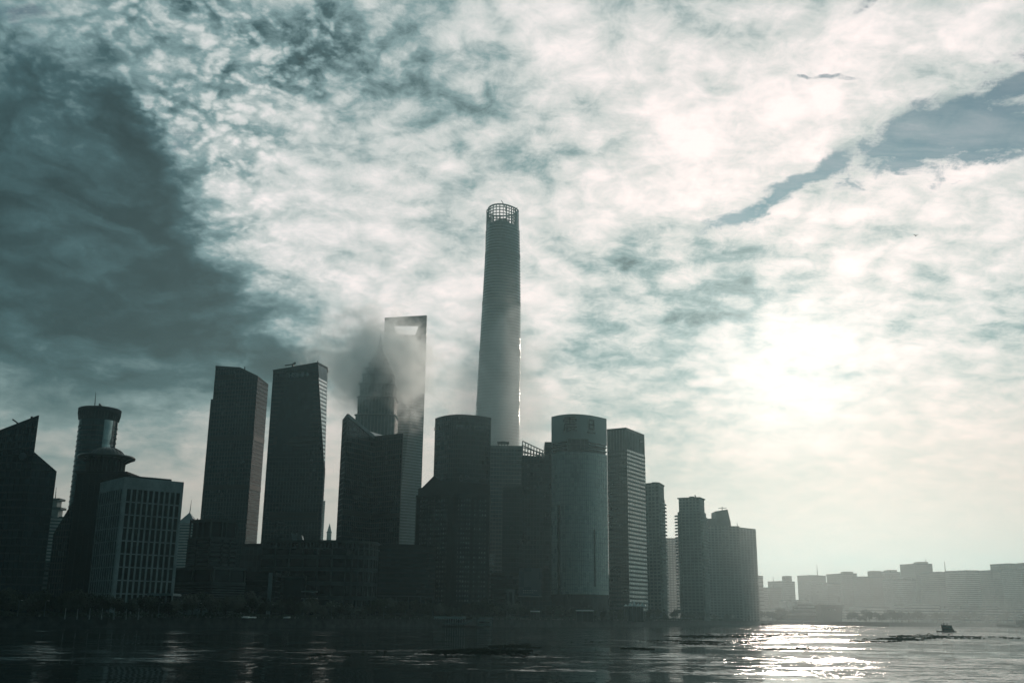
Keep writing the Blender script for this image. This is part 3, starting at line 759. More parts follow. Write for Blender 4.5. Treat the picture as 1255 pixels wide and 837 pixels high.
# white gridded office block: each pane is a part
def grid_block():
    L, C, Rr = at(123.2, 590.6, 566), at(152.7, 584.2, 540), at(225.6, 590.2, 560)
    zt = C.z; L.z = Rr.z = zt
    q = [L, C, Rr, L + Rr - C]
    t = thing('gridded_block', 'white stone office block with a deep regular grid of dark windows', 'building', base_of(q))
    r0 = [dn(p, GZ - 0.4) for p in q]
    core_in = lambda p, s: Vector((p.x + (base_of(q).x - p.x) * s, p.y + (base_of(q).y - p.y) * s, p.z))
    MB().loft([[core_in(p, 0.03) for p in r0], [core_in(p, 0.03) - UP * 0.5 for p in q]]).build('core', 'paint_black', t)
    fs = faces_of(r0, q)
    z_par = at(152.7, 598.5, 540).z; z_bot = at(141, 727, 540).z
    rows = 8; rh = (z_par - z_bot) / rows
    MB().loft([[p - UP * (zt - z_par) for p in q], q]).build('parapet', 'stone_white', t)
    for fi, ncol in ((0, 10), (1, 10), (2, 8), (3, 8)):
        f = fs[fi]; W_ = f.w(); pier = (1.6 if fi < 2 else 1.2) / W_
        u0, u1 = pier, 1 - pier * 0.7
        if fi == 0: u0, u1 = pier * 0.5, 1 - pier
        cw = (u1 - u0) / ncol; fw = 0.16 * cw
        nn = f.n()
        # frame: piers and rails, each its own piece
        for i in range(ncol + 1):
            u = u0 + cw * i
            a_, b_ = (0.0 if i == 0 else u - fw), (1.0 if i == ncol else u + fw)
            MB().hexa(f.pane(a_, b_, GZ - 0.3, z_par, 0.0, 1.2)).build('pier', 'stone_white', t)
        for j in range(1, rows + 1):
            z = z_bot + rh * (j - 1)
            MB().hexa(f.pane(0.002, 0.998, z - 0.28, z + 0.28, -0.12, 1.0)).build('rail', 'stone_white', t)
        if fi < 2:
            for i in range(ncol):
                for j in range(rows):
                    a_, b_ = u0 + cw * i + fw, u0 + cw * (i + 1) - fw
                    z = z_bot + rh * j
                    MB().hexa(f.pane(a_, b_, z + 0.28, z + rh - 0.28, -0.85, 0.15)).build('window_pane', 'glass_black', t)
    MB().loft([[core_in(p, 0.3) + UP * 0.0 for p in q], [core_in(p, 0.3) + UP * 1.6 for p in q]]).build('plant_room', 'concrete_dark', t)
grid_block()
# its low entrance pavilion
a, b = at(180, 726.5, 535), at(212, 727, 535)
t = thing('entrance_pavilion', 'low pale flat roofed pavilion at the foot of the gridded block', 'building', dn((a + b) / 2, GZ))
box_part(t, 'roof', 'wall_pale', a.x, b.x, 535, 549, a.z - 1.2, a.z)
for i in range(5):
    x = a.x + 0.6 + (b.x - a.x - 1.2) * i / 4
    box_part(t, 'column', 'wall_pale', x - 0.35, x + 0.35, 535.6, 536.3, GZ - 0.3, a.z - 1.15)
box_part(t, 'glazed_wall', 'glass_black', a.x + 1, b.x - 1, 538.5, 548, GZ - 0.3, a.z - 1.15)

# striped brown block with deep corner loggias
def striped_block():
    Y = 600.0
    L, C, Rr = at(231.5, 660, Y + 14), at(259, 660, Y), at(290.5, 662, Y + 12)
    q = [L, C, Rr, L + Rr - C]; zt = C.z
    for p in q: p.z = zt
    t, fs = tower('striped_block', 'banded stone office block with dark loggias under a flat crown', q, 'glass_black', 'stone_brown', fh=2.7, bh=1.35, bd=0.5, vis=[0, 1], roof=False, cat='building')
    for f, us in ((fs[0], (0.0, 0.42, 1.0)), (fs[1], (0.42, 0.72))):
        for u in us: MB().hexa(f.pane(max(0, u - 0.03), min(1, u + 0.03), GZ, zt, 0.75, 0.7)).build('pilaster', 'stone_dark', t)
    L2, C2, R2 = at(233, 636, Y + 13), at(259, 635, Y - 1), at(293.5, 638, Y + 11); zc = C2.z
    q2 = [L2, C2, R2, L2 + R2 - C2]
    for p in q2: p.z = zc
    cin = base_of(q2)
    lo = [Vector((p.x + (cin.x - p.x) * 0.14, p.y + (cin.y - p.y) * 0.14, zt - 0.3)) for p in q2]
    hi = [Vector((p.x, p.y, zc - 1.0)) for p in lo]
    MB().loft([lo, hi]).build('loggia_back', 'paint_black', t)
    MB().loft([[Vector((p.x, p.y, zc - 1.6)) for p in q2], q2]).build('crown_slab', 'stone_brown', t)
    MB().loft([[Vector((p.x, p.y, zt + 0.02)) for p in q2], [Vector((p.x, p.y, zt + 1.3)) for p in q2]]).build('loggia_rail', 'stone_brown', t)
    for f, us in zip(faces_of([Vector((p.x, p.y, zt)) for p in q2], q2)[:2], ((0.0, 0.36, 0.62, 1.0), (0.0, 0.42, 0.56, 0.96))):
        for u in us: MB().hexa(f.pane(max(0, u - 0.025), min(1, u + 0.025), zt + 1.2, zc - 1.5, -0.05, 0.9)).build('pier', 'stone_brown', t)
    for i in range(7):
        p = L2.lerp(C2, i / 6.0) if i < 4 else C2.lerp(R2, (i - 3) / 3.5)
        MB().box(p.x - 0.3, p.x + 0.3, p.y + 0.6, p.y + 1.2, zc - 0.1, zc + 0.7).build('roof_post', 'steel_dark', t)
    # wider lower wing with its own loggias
    A, B, Cc = at(214.5, 696, Y + 10), at(262, 694, Y - 10), at(301.5, 697, Y + 4); zl = B.z
    q3 = [A, B, Cc, A + Cc - B]
    for p in q3: p.z = zl
    r3 = [dn(p, GZ - 0.4) for p in q3]
    low = MB().loft([r3, q3]).build('lower_wing', 'glass_black', t)
    mb = MB(); f3 = faces_of(r3, q3)
    for f in f3[:2]:
        f.bands(mb, GZ + 0.5, zl - 9.5, 1.35, 0.7, 0.5)
    mb.build('wing_bands', 'stone_brown', low, kind='stuff')
    for f in f3[:2]:
        MB().hexa(f.pane(-0.01, 1.01, zl - 1.5, zl + 0.01, 0.7, 1.2)).build('wing_cornice', 'stone_brown', low)
        MB().hexa(f.pane(-0.01, 1.01, zl - 9.4, zl - 8.2, 0.7, 1.2)).build('wing_rail', 'stone_brown', low)
        for u in (0.02, 0.5, 0.97): MB().hexa(f.pane(u - 0.02, u + 0.02, zl - 8.3, zl - 1.4, 0.6, 0.8)).build('wing_pier', 'stone_brown', low)
striped_block()
a, b = at(214, 735, 570), at(312, 736.5, 574)
t = thing('terrace_wall', 'long pale low wall and terrace in front of the banded block', 'wall', dn((a + b) / 2, GZ))
box_part(t, 'wall', 'wall_pale', a.x, b.x, 571, 573, GZ - 0.3, a.z - 0.9)
box_part(t, 'coping', 'wall_pale', a.x - 0.4, b.x + 0.4, 570.6, 573.4, a.z - 0.9, a.z - 0.3)

# ------------------------------------------------------------------ the twin faceted towers
def twin_one():
    Y = 1000.0
    P0, P1, P2, P3 = at(264.5, 449.4, Y + 6), at(294, 451.2, Y - 2), at(316, 462, Y - 6), at(328.6, 472, Y + 18)
    q = [P0, P1, P2, P3, P3 + Vector((-10, 34, 6)), P0 + Vector((-6, 42, 0))]
    t, fs = tower('faceted_tower', 'dark faceted glass tower with chamfered sloping crown and no lettering', q, 'glass_dark', 'steel_dark', fh=4.1, bh=0.9, bd=0.3, ms=3.0, mw=0.25, md=0.2, vis=[0, 1, 2])
    z = at(260, 487, Y).z; x = at(258.2, 487, Y + 8).x                      # side shoulder
    MB().box(x, P0.x + 0.5, Y + 9, Y + 40, GZ - 0.4, z).build('side_shoulder', 'glass_dark', t)
    for py in (540.0, 600.0):
        zz = at(290, py, Y).z; mb = MB()
        for i in (0, 1, 2): MB().hexa(fs[i].pane(0.0, 1.0, zz, zz + 4.5, 0.45, 0.4)).build('plant_floor', 'paint_black', t)
    zz = at(275, 460, Y).z
    MB().hexa(fs[0].pane(0.12, 0.85, zz - 4.0, zz + 0.5, 0.5, 0.4)).build('crown_louvre', 'paint_black', t)
    MB().tube(at(300, 453, Y + 8), at(300, 449.8, Y + 8), 0.6, 0.6).build('roof_vent', 'steel_dark', t)
twin_one()
def twin_two():
    Y = 960.0
    L_t, C1, C2 = at(335, 454.6, Y + 8), at(389.3, 445, Y), at(401, 451.2, Y + 22)
    zc = at(397, 572, Y).z; Cb = at(397.3, 572, Y + 2)
    Lb = Vector((L_t.x, L_t.y, zc))
    Bk, Bl = C2 + Vector((-4, 26, 2)), L_t + Vector((4, 46, 0))
    ring_t = [L_t, C1, C2, Bk, Bl]
    ring_c = [Lb, Cb.copy(), Cb + Vector((0.6, 1.0, 0)), Vector((Bk.x + 3, Bk.y, zc)), Vector((Bl.x, Bl.y, zc))]
    for p in ring_c: p.z = zc
    ring_b = [dn(p, GZ - 0.4) for p in ring_c]
    t = thing('faceted_tower', 'dark faceted glass tower lettered at its crown, one flank slit by bright louvres', 'tower', base_of(ring_b))
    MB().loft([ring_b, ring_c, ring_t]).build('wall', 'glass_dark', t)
    up, lo = faces_of(ring_c, ring_t), faces_of(ring_b, ring_c)
    mb = MB()
    for f in (lo[0], lo[2]): f.bands(mb, 8, zc - 1, 4.1, 0.9, 0.3)
    up[0].bands(mb, zc + 1, L_t.z + 8, 4.1, 0.9, 0.3)
    mb.build('floor_bands', 'steel_dark', t, kind='stuff')
    mb = MB(); lo[0].mulls(mb, 3.0, 0.25, 0.2); up[0].mulls(mb, 3.0, 0.25, 0.2); mb.build('mullions', 'steel_dark', t, kind='stuff')
    # flank facet: bright polished louvres, plain panel at the head
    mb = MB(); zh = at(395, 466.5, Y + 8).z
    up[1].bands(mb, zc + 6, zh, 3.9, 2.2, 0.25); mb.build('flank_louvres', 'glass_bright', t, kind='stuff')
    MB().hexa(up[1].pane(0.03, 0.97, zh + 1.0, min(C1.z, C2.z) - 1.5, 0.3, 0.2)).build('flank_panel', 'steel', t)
    for py in (536.0, 541.5, 629.0, 634.5):
        zz = at(365, py, Y).z; f = up[0] if zz > zc else lo[0]
        MB().hexa(f.pane(0.10, 0.94, zz - 1.6, zz + 1.6, 0.5, 0.4)).build('plant_floor', 'paint_black', t)
    f = up[0]; o = f.P(0.36, at(357, 461.3, Y).z) + f.n() * 0.4
    r = (f.C - f.D); r = Vector((r.x, r.y, 0)).normalized()
    tx = text_mb('HSBC', o, r, UP, 4.6, 0.5); 
    tx.build('lettering', 'sign_pale', t)
    o2 = o + r * 16.5 + UP * 2.3 + f.n() * 0.3                                # bow-tie hexagon emblem
    mb = MB()
    for s in (-1, 1):
        mb.loft([[o2 + r * (s * x) + UP * z_ + f.n() * d for x, z_ in ((0.3, 0), (2.6, 2.3), (4.6, 0), (2.6, -2.3))] for d in (0, 0.5)])
        mb2 = MB().loft([[o2 + r * (s * x) + UP * z_ + f.n() * d for x, z_ in ((0.3, 0), (2.5, 2.3), (4.6, 0), (2.5, -2.3))] for d in (0.0, 0.5)])
        mb2.build('emblem_half', 'sign_pale', t)
    n = 5; out = [Vector((p.x, p.y, p.z)) for p in ring_t]
    mb = MB()
    for i in range(n):
        a_, b_ = out[i], out[(i + 1) % n]; mb.bar(a_ + UP * 0.2, b_ + UP * 0.2, 1.0, 1.4)
    mb.build('roof_kerb', 'steel_dark', t)
    davit(t, at(359, 448.6, Y + 10), 1.05)
    MB().tube(C1 - UP, C1 + UP * 2.2, 0.5, 0.5).build('roof_vent', 'steel_dark', t)
twin_two()

# ------------------------------------------------------------------ folded block (two wings meeting in a valley)
def folded_block():
    N, A, V, E = at(420, 516, 778), at(425.8, 508.6, 762), at(458.6, 536, 790), at(493.6, 532.4, 770)
    q = [N, A, V, E, E + Vector((-3, 30, 0)), V + Vector((0, 34, 0)), N + Vector((6, 26, 0))]
    t, fs = tower('folded_block', 'dark glass block of two wings folded to a valley, one raked to a point', q, 'glass_dark', 'steel_dark', fh=3.9, bh=0.8, bd=0.25, ms=2.4, mw=0.3, md=0.25, vis=[0, 1, 2, 3])
    for f, py in ((fs[1], 629), (fs[2], 631)):
        zz = at(440, py, 775).z; MB().hexa(f.pane(0.01, 0.99, zz - 1.8, zz + 1.8, 0.4, 0.35)).build('plant_floor', 'paint_black', t)
    mb = MB()
    f = fs[1]                                                      # edge blade along the raked roof
    MB().bar(A + f.n() * 0.3, V + f.n() * 0.3, 0.8, 2.4).build('roof_blade', 'steel', t)
folded_block()

# ------------------------------------------------------------------ riverside mall blocks
def mall():
    Y = 690.0
    # drum-ended shopping block with an overhanging roof
    L = at(322, 664, Y + 6); cL = at(345, 660, Y); R0 = at(408, 661.5, Y - 4)
    cx = at(424, 664, Y).x; rad = at(460, 664, Y).x - cx; zt = R0.z
    arc = [Vector((cx + rad * math.sin(R(d)), Y + 14 - rad * 0.8 * math.cos(R(d)), zt)) for d in range(-10, 100, 12)]
    q = [Vector((L.x, Y + 4, zt)), Vector((R0.x, Y - 4, zt))] + arc[1:] + [Vector((cx + rad, Y + 50, zt)), Vector((L.x, Y + 50, zt))]
    t = thing('mall_block', 'long drum ended shopping block with pierced parapet and banded floors', 'building', base_of(q))
    r0 = [dn(p, GZ - 0.4) for p in q]
    body = [p - UP * 5.0 for p in q]
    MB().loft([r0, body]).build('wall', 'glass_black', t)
    ins = lambda p, s: Vector((p.x + (base_of(q).x - p.x) * s, p.y + (base_of(q).y - p.y) * s, p.z))
    MB().loft([[p - UP * 1.6 for p in q], [ins(p, -0.01) for p in q]]).build('roof_slab', 'stone_brown', t)
    MB().loft([[ins(p, -0.01) - UP * 5.6 for p in q], [ins(p, -0.01) - UP * 4.6 for p in q]]).build('parapet_base', 'stone_brown', t)
    mb = MB()
    vis = faces_of([p - UP * 4.6 for p in q], [p - UP * 1.5 for p in q])[:-3]
    for f in vis: f.mulls(mb, 2.6, 1.1, 0.1)
    mb.build('parapet_posts', 'stone_brown', t, kind='stuff')
    for k, zf in enumerate((0.24, 0.42, 0.60, 0.76)):
        mb = MB(); zz = GZ + (zt - GZ) * zf
        for f in faces_of(r0, body)[:-3]: mb.hexa(f.pane(-0.005, 1.005, zz, zz + 2.6, 0.7, 0.7))
        mb.build('floor_band', 'stone_brown', t)
    mb = MB()
    for f in faces_of(r0, body)[:-3]: f.mulls(mb, 9.0, 1.0, 0.5)
    mb.build('piers', 'stone_brown', t, kind='stuff')
    for px in (363, 369):                                          # tilted roof lights
        p = at(px, 655.5, Y + 16)
        MB().hexa([p + Vector(v) for v in ((-2, 0, -6), (2, 0, -6), (2, 6, -6), (-2, 6, -6), (-3.6, 0, 1.6), (0.2, 0, 0.2), (0.2, 6, 0.2), (-3.6, 6, 1.6))]).build('roof_light', 'glass_pale', t)
    e0, e1 = at(348, 705, Y - 9), at(372, 728, Y - 9)                   # entrance portal
    MB().box(e0.x, e1.x, Y - 8.0, Y + 1, GZ - 0.3, e0.z).build('portal', 'stone_dark', t)
    MB().box(e0.x - 1, e1.x + 1, Y - 9.0, Y - 7.9, e0.z - 1.5, e0.z).build('portal_lintel', 'stone_brown', t)
    for py in (724.5, 733):
        a_, b_ = at(369, py, Y - 9), at(388, py, Y - 9); MB().box(a_.x, b_.x, Y - 9, Y - 5, a_.z - 0.35, a_.z + 0.35).build('canopy', 'wall_pale', t)
    # glazed block beside it
    a, b = at(456, 669, 716), at(534, 672, 720); q = extrude_back([a, b], 60)
    t, fs = tower('mall_block', 'low glazed block with louvred storeys above a row of tall columns', q, 'glass_dark', 'stone_dark', fh=3.4, bh=1.4, bd=0.5, vis=[0, 1, 3], cat='building', plant=(0.5, 4))
    for i in range(6):
        f = fs[0]; u = 0.02 + 0.19 * i
        MB().hexa(f.pane(u, u + 0.018, GZ - 0.3, GZ + 15, 1.2, 1.0)).build('column', 'concrete_dark', t)
    MB().hexa(fs[0].pane(0, 1, GZ + 3.2, GZ + 4.4, 1.0, 0.9)).build('canopy_beam', 'concrete_dark', t)
    MB().hexa(fs[0].pane(0, 1, GZ + 14.9, GZ + 16.0, 1.3, 1.25)).build('canopy_beam', 'concrete_dark', t)
    # blue-glass podium under the twin towers
    a, b = at(296, 668, 760), at(346, 667, 762); q = extrude_back([a, b], 60)
    tower('podium_block', 'plain blue grey glass podium below the twin towers', q, 'glass_blue', 'steel_dark', fh=5.0, bh=0.6, bd=0.2, ms=3.0, vis=[0, 1, 3], cat='building')
    a, b = at(300, 702, 640), at(338, 703, 642); q = extrude_back([a, b], 30)
    t, fs = tower('pavilion_block', 'small dark pavilion with a bright fin wall in front of the podium', q, 'glass_black', 'stone_dark', fh=3.2, bh=0.7, bd=0.3, vis=[0, 1, 3], cat='building')
    MB().hexa(fs[0].pane(0.78, 0.9, GZ - 0.3, a.z + 0.5, 1.0, 0.8)).build('fin_wall', 'wall_pale', t)
mall()

# ------------------------------------------------------------------ curved office tower above the hotel
def arc_front(L, C, Rr, sag, n=12):
    """corners along a convex front between L and Rr, passing the ridge C"""
    pts = []
    for i in range(n + 1):
        u = i / n
        p = (1 - u) ** 2 * L + 2 * u * (1 - u) * (C * 2 - (L + Rr) / 2) + u * u * Rr
        pts.append(p)
    return pts
def hotel():
    Y = 870.0
    L, C, Rr = at(533.6, 516, Y + 16), at(562, 509.2, Y - 4), at(601.6, 515, Y + 10)
    zt = C.z; 
    for p in (L, C, Rr): p.z = zt
    fr = arc_front(L, C, Rr, 0); q = fr + [Rr + Vector((-4, 34, 0)), L + Vector((4, 30, 0))]
    t, fs = tower('curved_tower', 'dark curved glass office tower with name letters below its bowed roofline', q, 'glass_dark', 'steel_dark', fh=4.0, bh=0.8, bd=0.25, ms=2.6, mw=0.25, md=0.2, vis=list(range(12)))
    for body, px0, px1, py in (('MIRAE ASSET', 566.5, 597, 527.0), ('미래', 537.2, 548, 525.5)):
        a, b = at(px0, py, Y), at(px1, py, Y)
        u0 = (px0 - 533.6) / 68.0; i0 = min(11, int(u0 * 12)); u1 = (px1 - 533.6) / 68.0; i1 = min(12, int(u1 * 12) + 1)
        A_, B_ = fr[i0], fr[i1]; r = Vector((B_.x - A_.x, B_.y - A_.y, 0)).normalized(); nn = Vector((r.y, -r.x, 0))
        sag = max((p - A_).dot(nn) for p in fr[i0:i1 + 1])
        o = A_.lerp(B_, 0.03) + nn * (sag + 0.4); o.z = a.z
        try: tx = text_mb(body, o, r, UP, 3.4 if body[0] == 'M' else 4.2, 0.35)
        except Exception: continue
        w = max((Vector(v) - o).dot(r) for v in tx.v); k = (B_ - A_).length * 0.92 / max(w, 0.01)
        if k < 1: tx.v = [tuple(o + r * ((Vector(v) - o).dot(r) * k) + UP * (v[2] - o.z) + nn * (Vector(v) - o).dot(nn)) for v in tx.v]
        tx.build('lettering', 'steel_pale', t)
    MB().tube(at(559.5, 510, Y + 6), at(559.5, 507.6, Y + 6), 0.5, 0.5).build('roof_vent', 'steel_dark', t)
    # hotel in front
    Yh = 780.0
    L, C, Rr = at(510.3, 610.5, Yh + 16), at(556, 606, Yh), at(600.3, 607, Yh + 6)
    zt = C.z
    for p in (L, C, Rr): p.z = zt
    q = [L, C, Rr, Rr + Vector((0, 40, 0)), L + Vector((6, 36, 0))]
    t, fs = tower('hotel_block', 'dark stone hotel slab with rows of small pale windows and an emblem sign', q, 'stone_dark', 'stone_dark', bh=0, roof=True, cat='building')
    # stepped, sloping head
    h0, h1 = at(513, 598.8, Yh + 12), at(532, 582.3, Yh + 8); x1 = Rr.x
    pr = [(h0.x, zt - 0.3), (x1, zt - 0.3), (x1, at(598, 592, Yh).z), (at(537, 590, Yh).x, at(537, 587, Yh).z), (h1.x, h1.z), (h0.x + 3, h0.z + 0.6), (h0.x, h0.z)]
    MB().loft([[Vector((x, Yh + 9, z)) for x, z in pr], [Vector((x, Yh + 30, z)) for x, z in pr]]).build('sloped_head', 'stone_dark', t)
    for fi, n, u0, u1 in ((0, 11, 0.10, 0.86), (1, 11, 0.12, 0.92)):
        f = fs[fi]; mb = MB(); md = MB(); z = zt - 5.0
        cw = (u1 - u0) / n
        while z > GZ + 12:
            for i in range(n):
                if fi == 1 and i == 5: continue
                mb.hexa(f.pane(u0 + cw * (i + 0.22), u0 + cw * (i + 0.78), z, z + 1.9, 0.12, 0.1))
            z -= 3.5
        mb.build('window_panes', 'glass_pale', t, kind='stuff')
        mb = MB(); f.mulls(mb, f.w() / 6.0, 0.7, 0.5); f.bands(mb, GZ + 4, zt - 5, 3.5, 0.5, 0.3)
        mb.build('facade_ribs', 'stone_dark', t, kind='stuff')
    o = at(569.5, 589.2, Yh + 8.6); tx = text_mb('Shangri-La', o, (1, 0, 0), UP, 4.4, 0.4)
    tx.build('lettering', 'steel', t)
    c = at(565, 586.3, Yh + 8.4); mb = MB()
    for rx, rz, dz in ((1.5, 2.4, 0.0), (1.0, 1.0, 1.9)):
        ring_ = lambda s, d: [c + Vector((rx * s * math.cos(k * math.pi / 8), d, dz + rz * s * math.sin(k * math.pi / 8))) for k in range(16)]
        mb.loft([ring_(1, 0), ring_(1, -0.4), ring_(0.6, -0.4), ring_(0.6, 0)], False, False)
    mb.build('emblem', 'steel', t, kind='stuff')
hotel()

# ------------------------------------------------------------------ pale glass tower with roof pavilion, and the crowned tower
def centre_pair():
    Y = 1060.0
    a, b = at(598, 547, Y), at(641, 547.5, Y + 4); q = extrude_back([a, b], 40)
    t, fs = tower('glass_tower', 'pale hazy glass tower with a small pavilion on its flat roof', q, 'glass_teal', 'steel', fh=4.0, bh=0.8, bd=0.2, ms=3.0, mw=0.25, md=0.15, vis=[0, 1, 3])
    p0, p1 = at(609.5, 541.5, Y + 8), at(624, 541.5, Y + 8); zr = a.z
    MB().box(p0.x, p1.x, Y + 6, Y + 18, p0.z - 0.9, p0.z).build('pavilion_roof', 'steel_dark', t)
    MB().hexa([(p0.x + 2, Y + 8, p0.z - 0.1), (p1.x - 2, Y + 8, p0.z - 0.1), (p1.x - 2, Y + 16, p0.z - 0.1), (p0.x + 2, Y + 16, p0.z - 0.1),
               (p0.x + 5, Y + 10, p0.z + 1.2), (p1.x - 5, Y + 10, p0.z + 1.2), (p1.x - 5, Y + 14, p0.z + 1.2), (p0.x + 5, Y + 14, p0.z + 1.2)]).build('pavilion_ridge', 'steel_dark', t)
    for i in range(4):
        x = p0.x + 1.5 + (p1.x - p0.x - 3) * i / 3; MB().box(x - 0.4, x + 0.4, Y + 7, Y + 17, zr - 0.2, p0.z - 0.85).build('pavilion_post', 'steel_dark', t)
    Y = 920.0
    a, b = at(639.5, 559, Y), at(669, 561, Y - 2); q = extrude_back([a, b], 34)
    t, fs = tower('crowned_tower', 'grey glass tower with a raked open steel crown and darker shoulder', q, 'glass_dark', 'steel_dark', fh=4.0, bh=0.8, bd=0.3, ms=2.6, mw=0.35, md=0.3, vis=[0, 1, 3])
    n = 9; tl, tr = at(640.5, 540.5, Y), at(668.5, 553.5, Y - 2)
    prev = None
    for dy in (0, 22):
        for i in range(n):
            u = i / (n - 1); bpt = q[0].lerp(q[1], u) + Vector((0, dy, -0.5)); tp = tl.lerp(tr, u) + Vector((0, dy, 0))
            MB().bar(bpt, tp, 0.8, 0.8).build('crown_fin', 'steel', t)
        for k in (0.0, 0.4, 0.75):
            MB().bar(tl.lerp(q[0], k) + Vector((0, dy, 0)), tr.lerp(q[1], k) + Vector((0, dy, 0)), 0.7, 0.8).build('crown_rail', 'steel', t)
    a, b = at(616.5, 596.5, Y - 6), at(640.5, 596.5, Y - 6); q2 = extrude_back([a, b], 30); r2 = [dn(p, GZ - 0.4) for p in q2]
    s = MB().loft([r2, q2]).build('shoulder', 'glass_dark', t)
    mb = MB()
    for f in (faces_of(r2, q2)[0], faces_of(r2, q2)[3]): f.bands(mb, 8, a.z - 1, 4, 0.8, 0.25); f.mulls(mb, 2.6, 0.3, 0.2)
    mb.build('shoulder_bands', 'steel_dark', s, kind='stuff')
    for i in range(6):
        p = a.lerp(b, 0.1 + 0.15 * i); MB().box(p.x - 0.4, p.x + 0.4, p.y + 1, p.y + 2, p.z - 0.2, p.z + 1.5).build('roof_post', 'steel_dark', s)
    # low block and billboard
    a, b = at(602, 703, 850), at(638, 703, 850); q = extrude_back([a, b], 30)
    tower('podium_block', 'dark low podium beside the large billboard', q, 'glass_black', 'stone_dark', fh=4, bh=0.8, bd=0.3, vis=[0, 1, 3], cat='building')
    a, b = at(636, 695.5, 842), at(663.5, 696, 842); zb_ = at(650, 730, 842).z
    t = thing('billboard', 'large grey blue billboard panel standing in front of the crowned tower', 'billboard', (0.5 * (a.x + b.x), 844, GZ))
    MB().box(a.x, b.x, 842, 844, zb_, a.z).build('panel', 'screen', t)
    MB().box(a.x - 0.5, b.x + 0.5, 841.8, 842.4, zb_ - 0.7, zb_).build('frame_rail', 'steel_pale', t)
    MB().box(a.x - 0.5, b.x + 0.5, 841.8, 842.4, a.z, a.z + 0.6).build('frame_rail', 'steel_dark', t)
    for x in (a.x + 2, (a.x + b.x) / 2, b.x - 2): MB().box(x - 0.5, x + 0.5, 844, 846, GZ - 0.4, a.z - 1).build('post', 'steel_dark', t)
    for row, (pw, py) in enumerate(((8, 724.0), (6, 726.6))):                  # illegible small print line
        for i in range(pw):
            p = at(641 + i * 2.2, py, 841.9); MB().box(p.x, p.x + 1.0, 841.85, 842.05, p.z, p.z + 0.8).build('print_mark', 'sign_pale', t)
    a, b = at(621, 722, 838), at(631, 722, 838)
    t = thing('sign_pylon', 'small pale upright sign board beside the dark podium', 'sign', (0.5 * (a.x + b.x), 838, GZ))
    MB().box(a.x, b.x, 838, 839, GZ - 0.3, a.z).build('board', 'concrete', t); MB().box(a.x + 2, b.x - 2, 837.8, 838.05, GZ + 5, a.z - 2).build('face', 'glass_dark', t)
centre_pair()

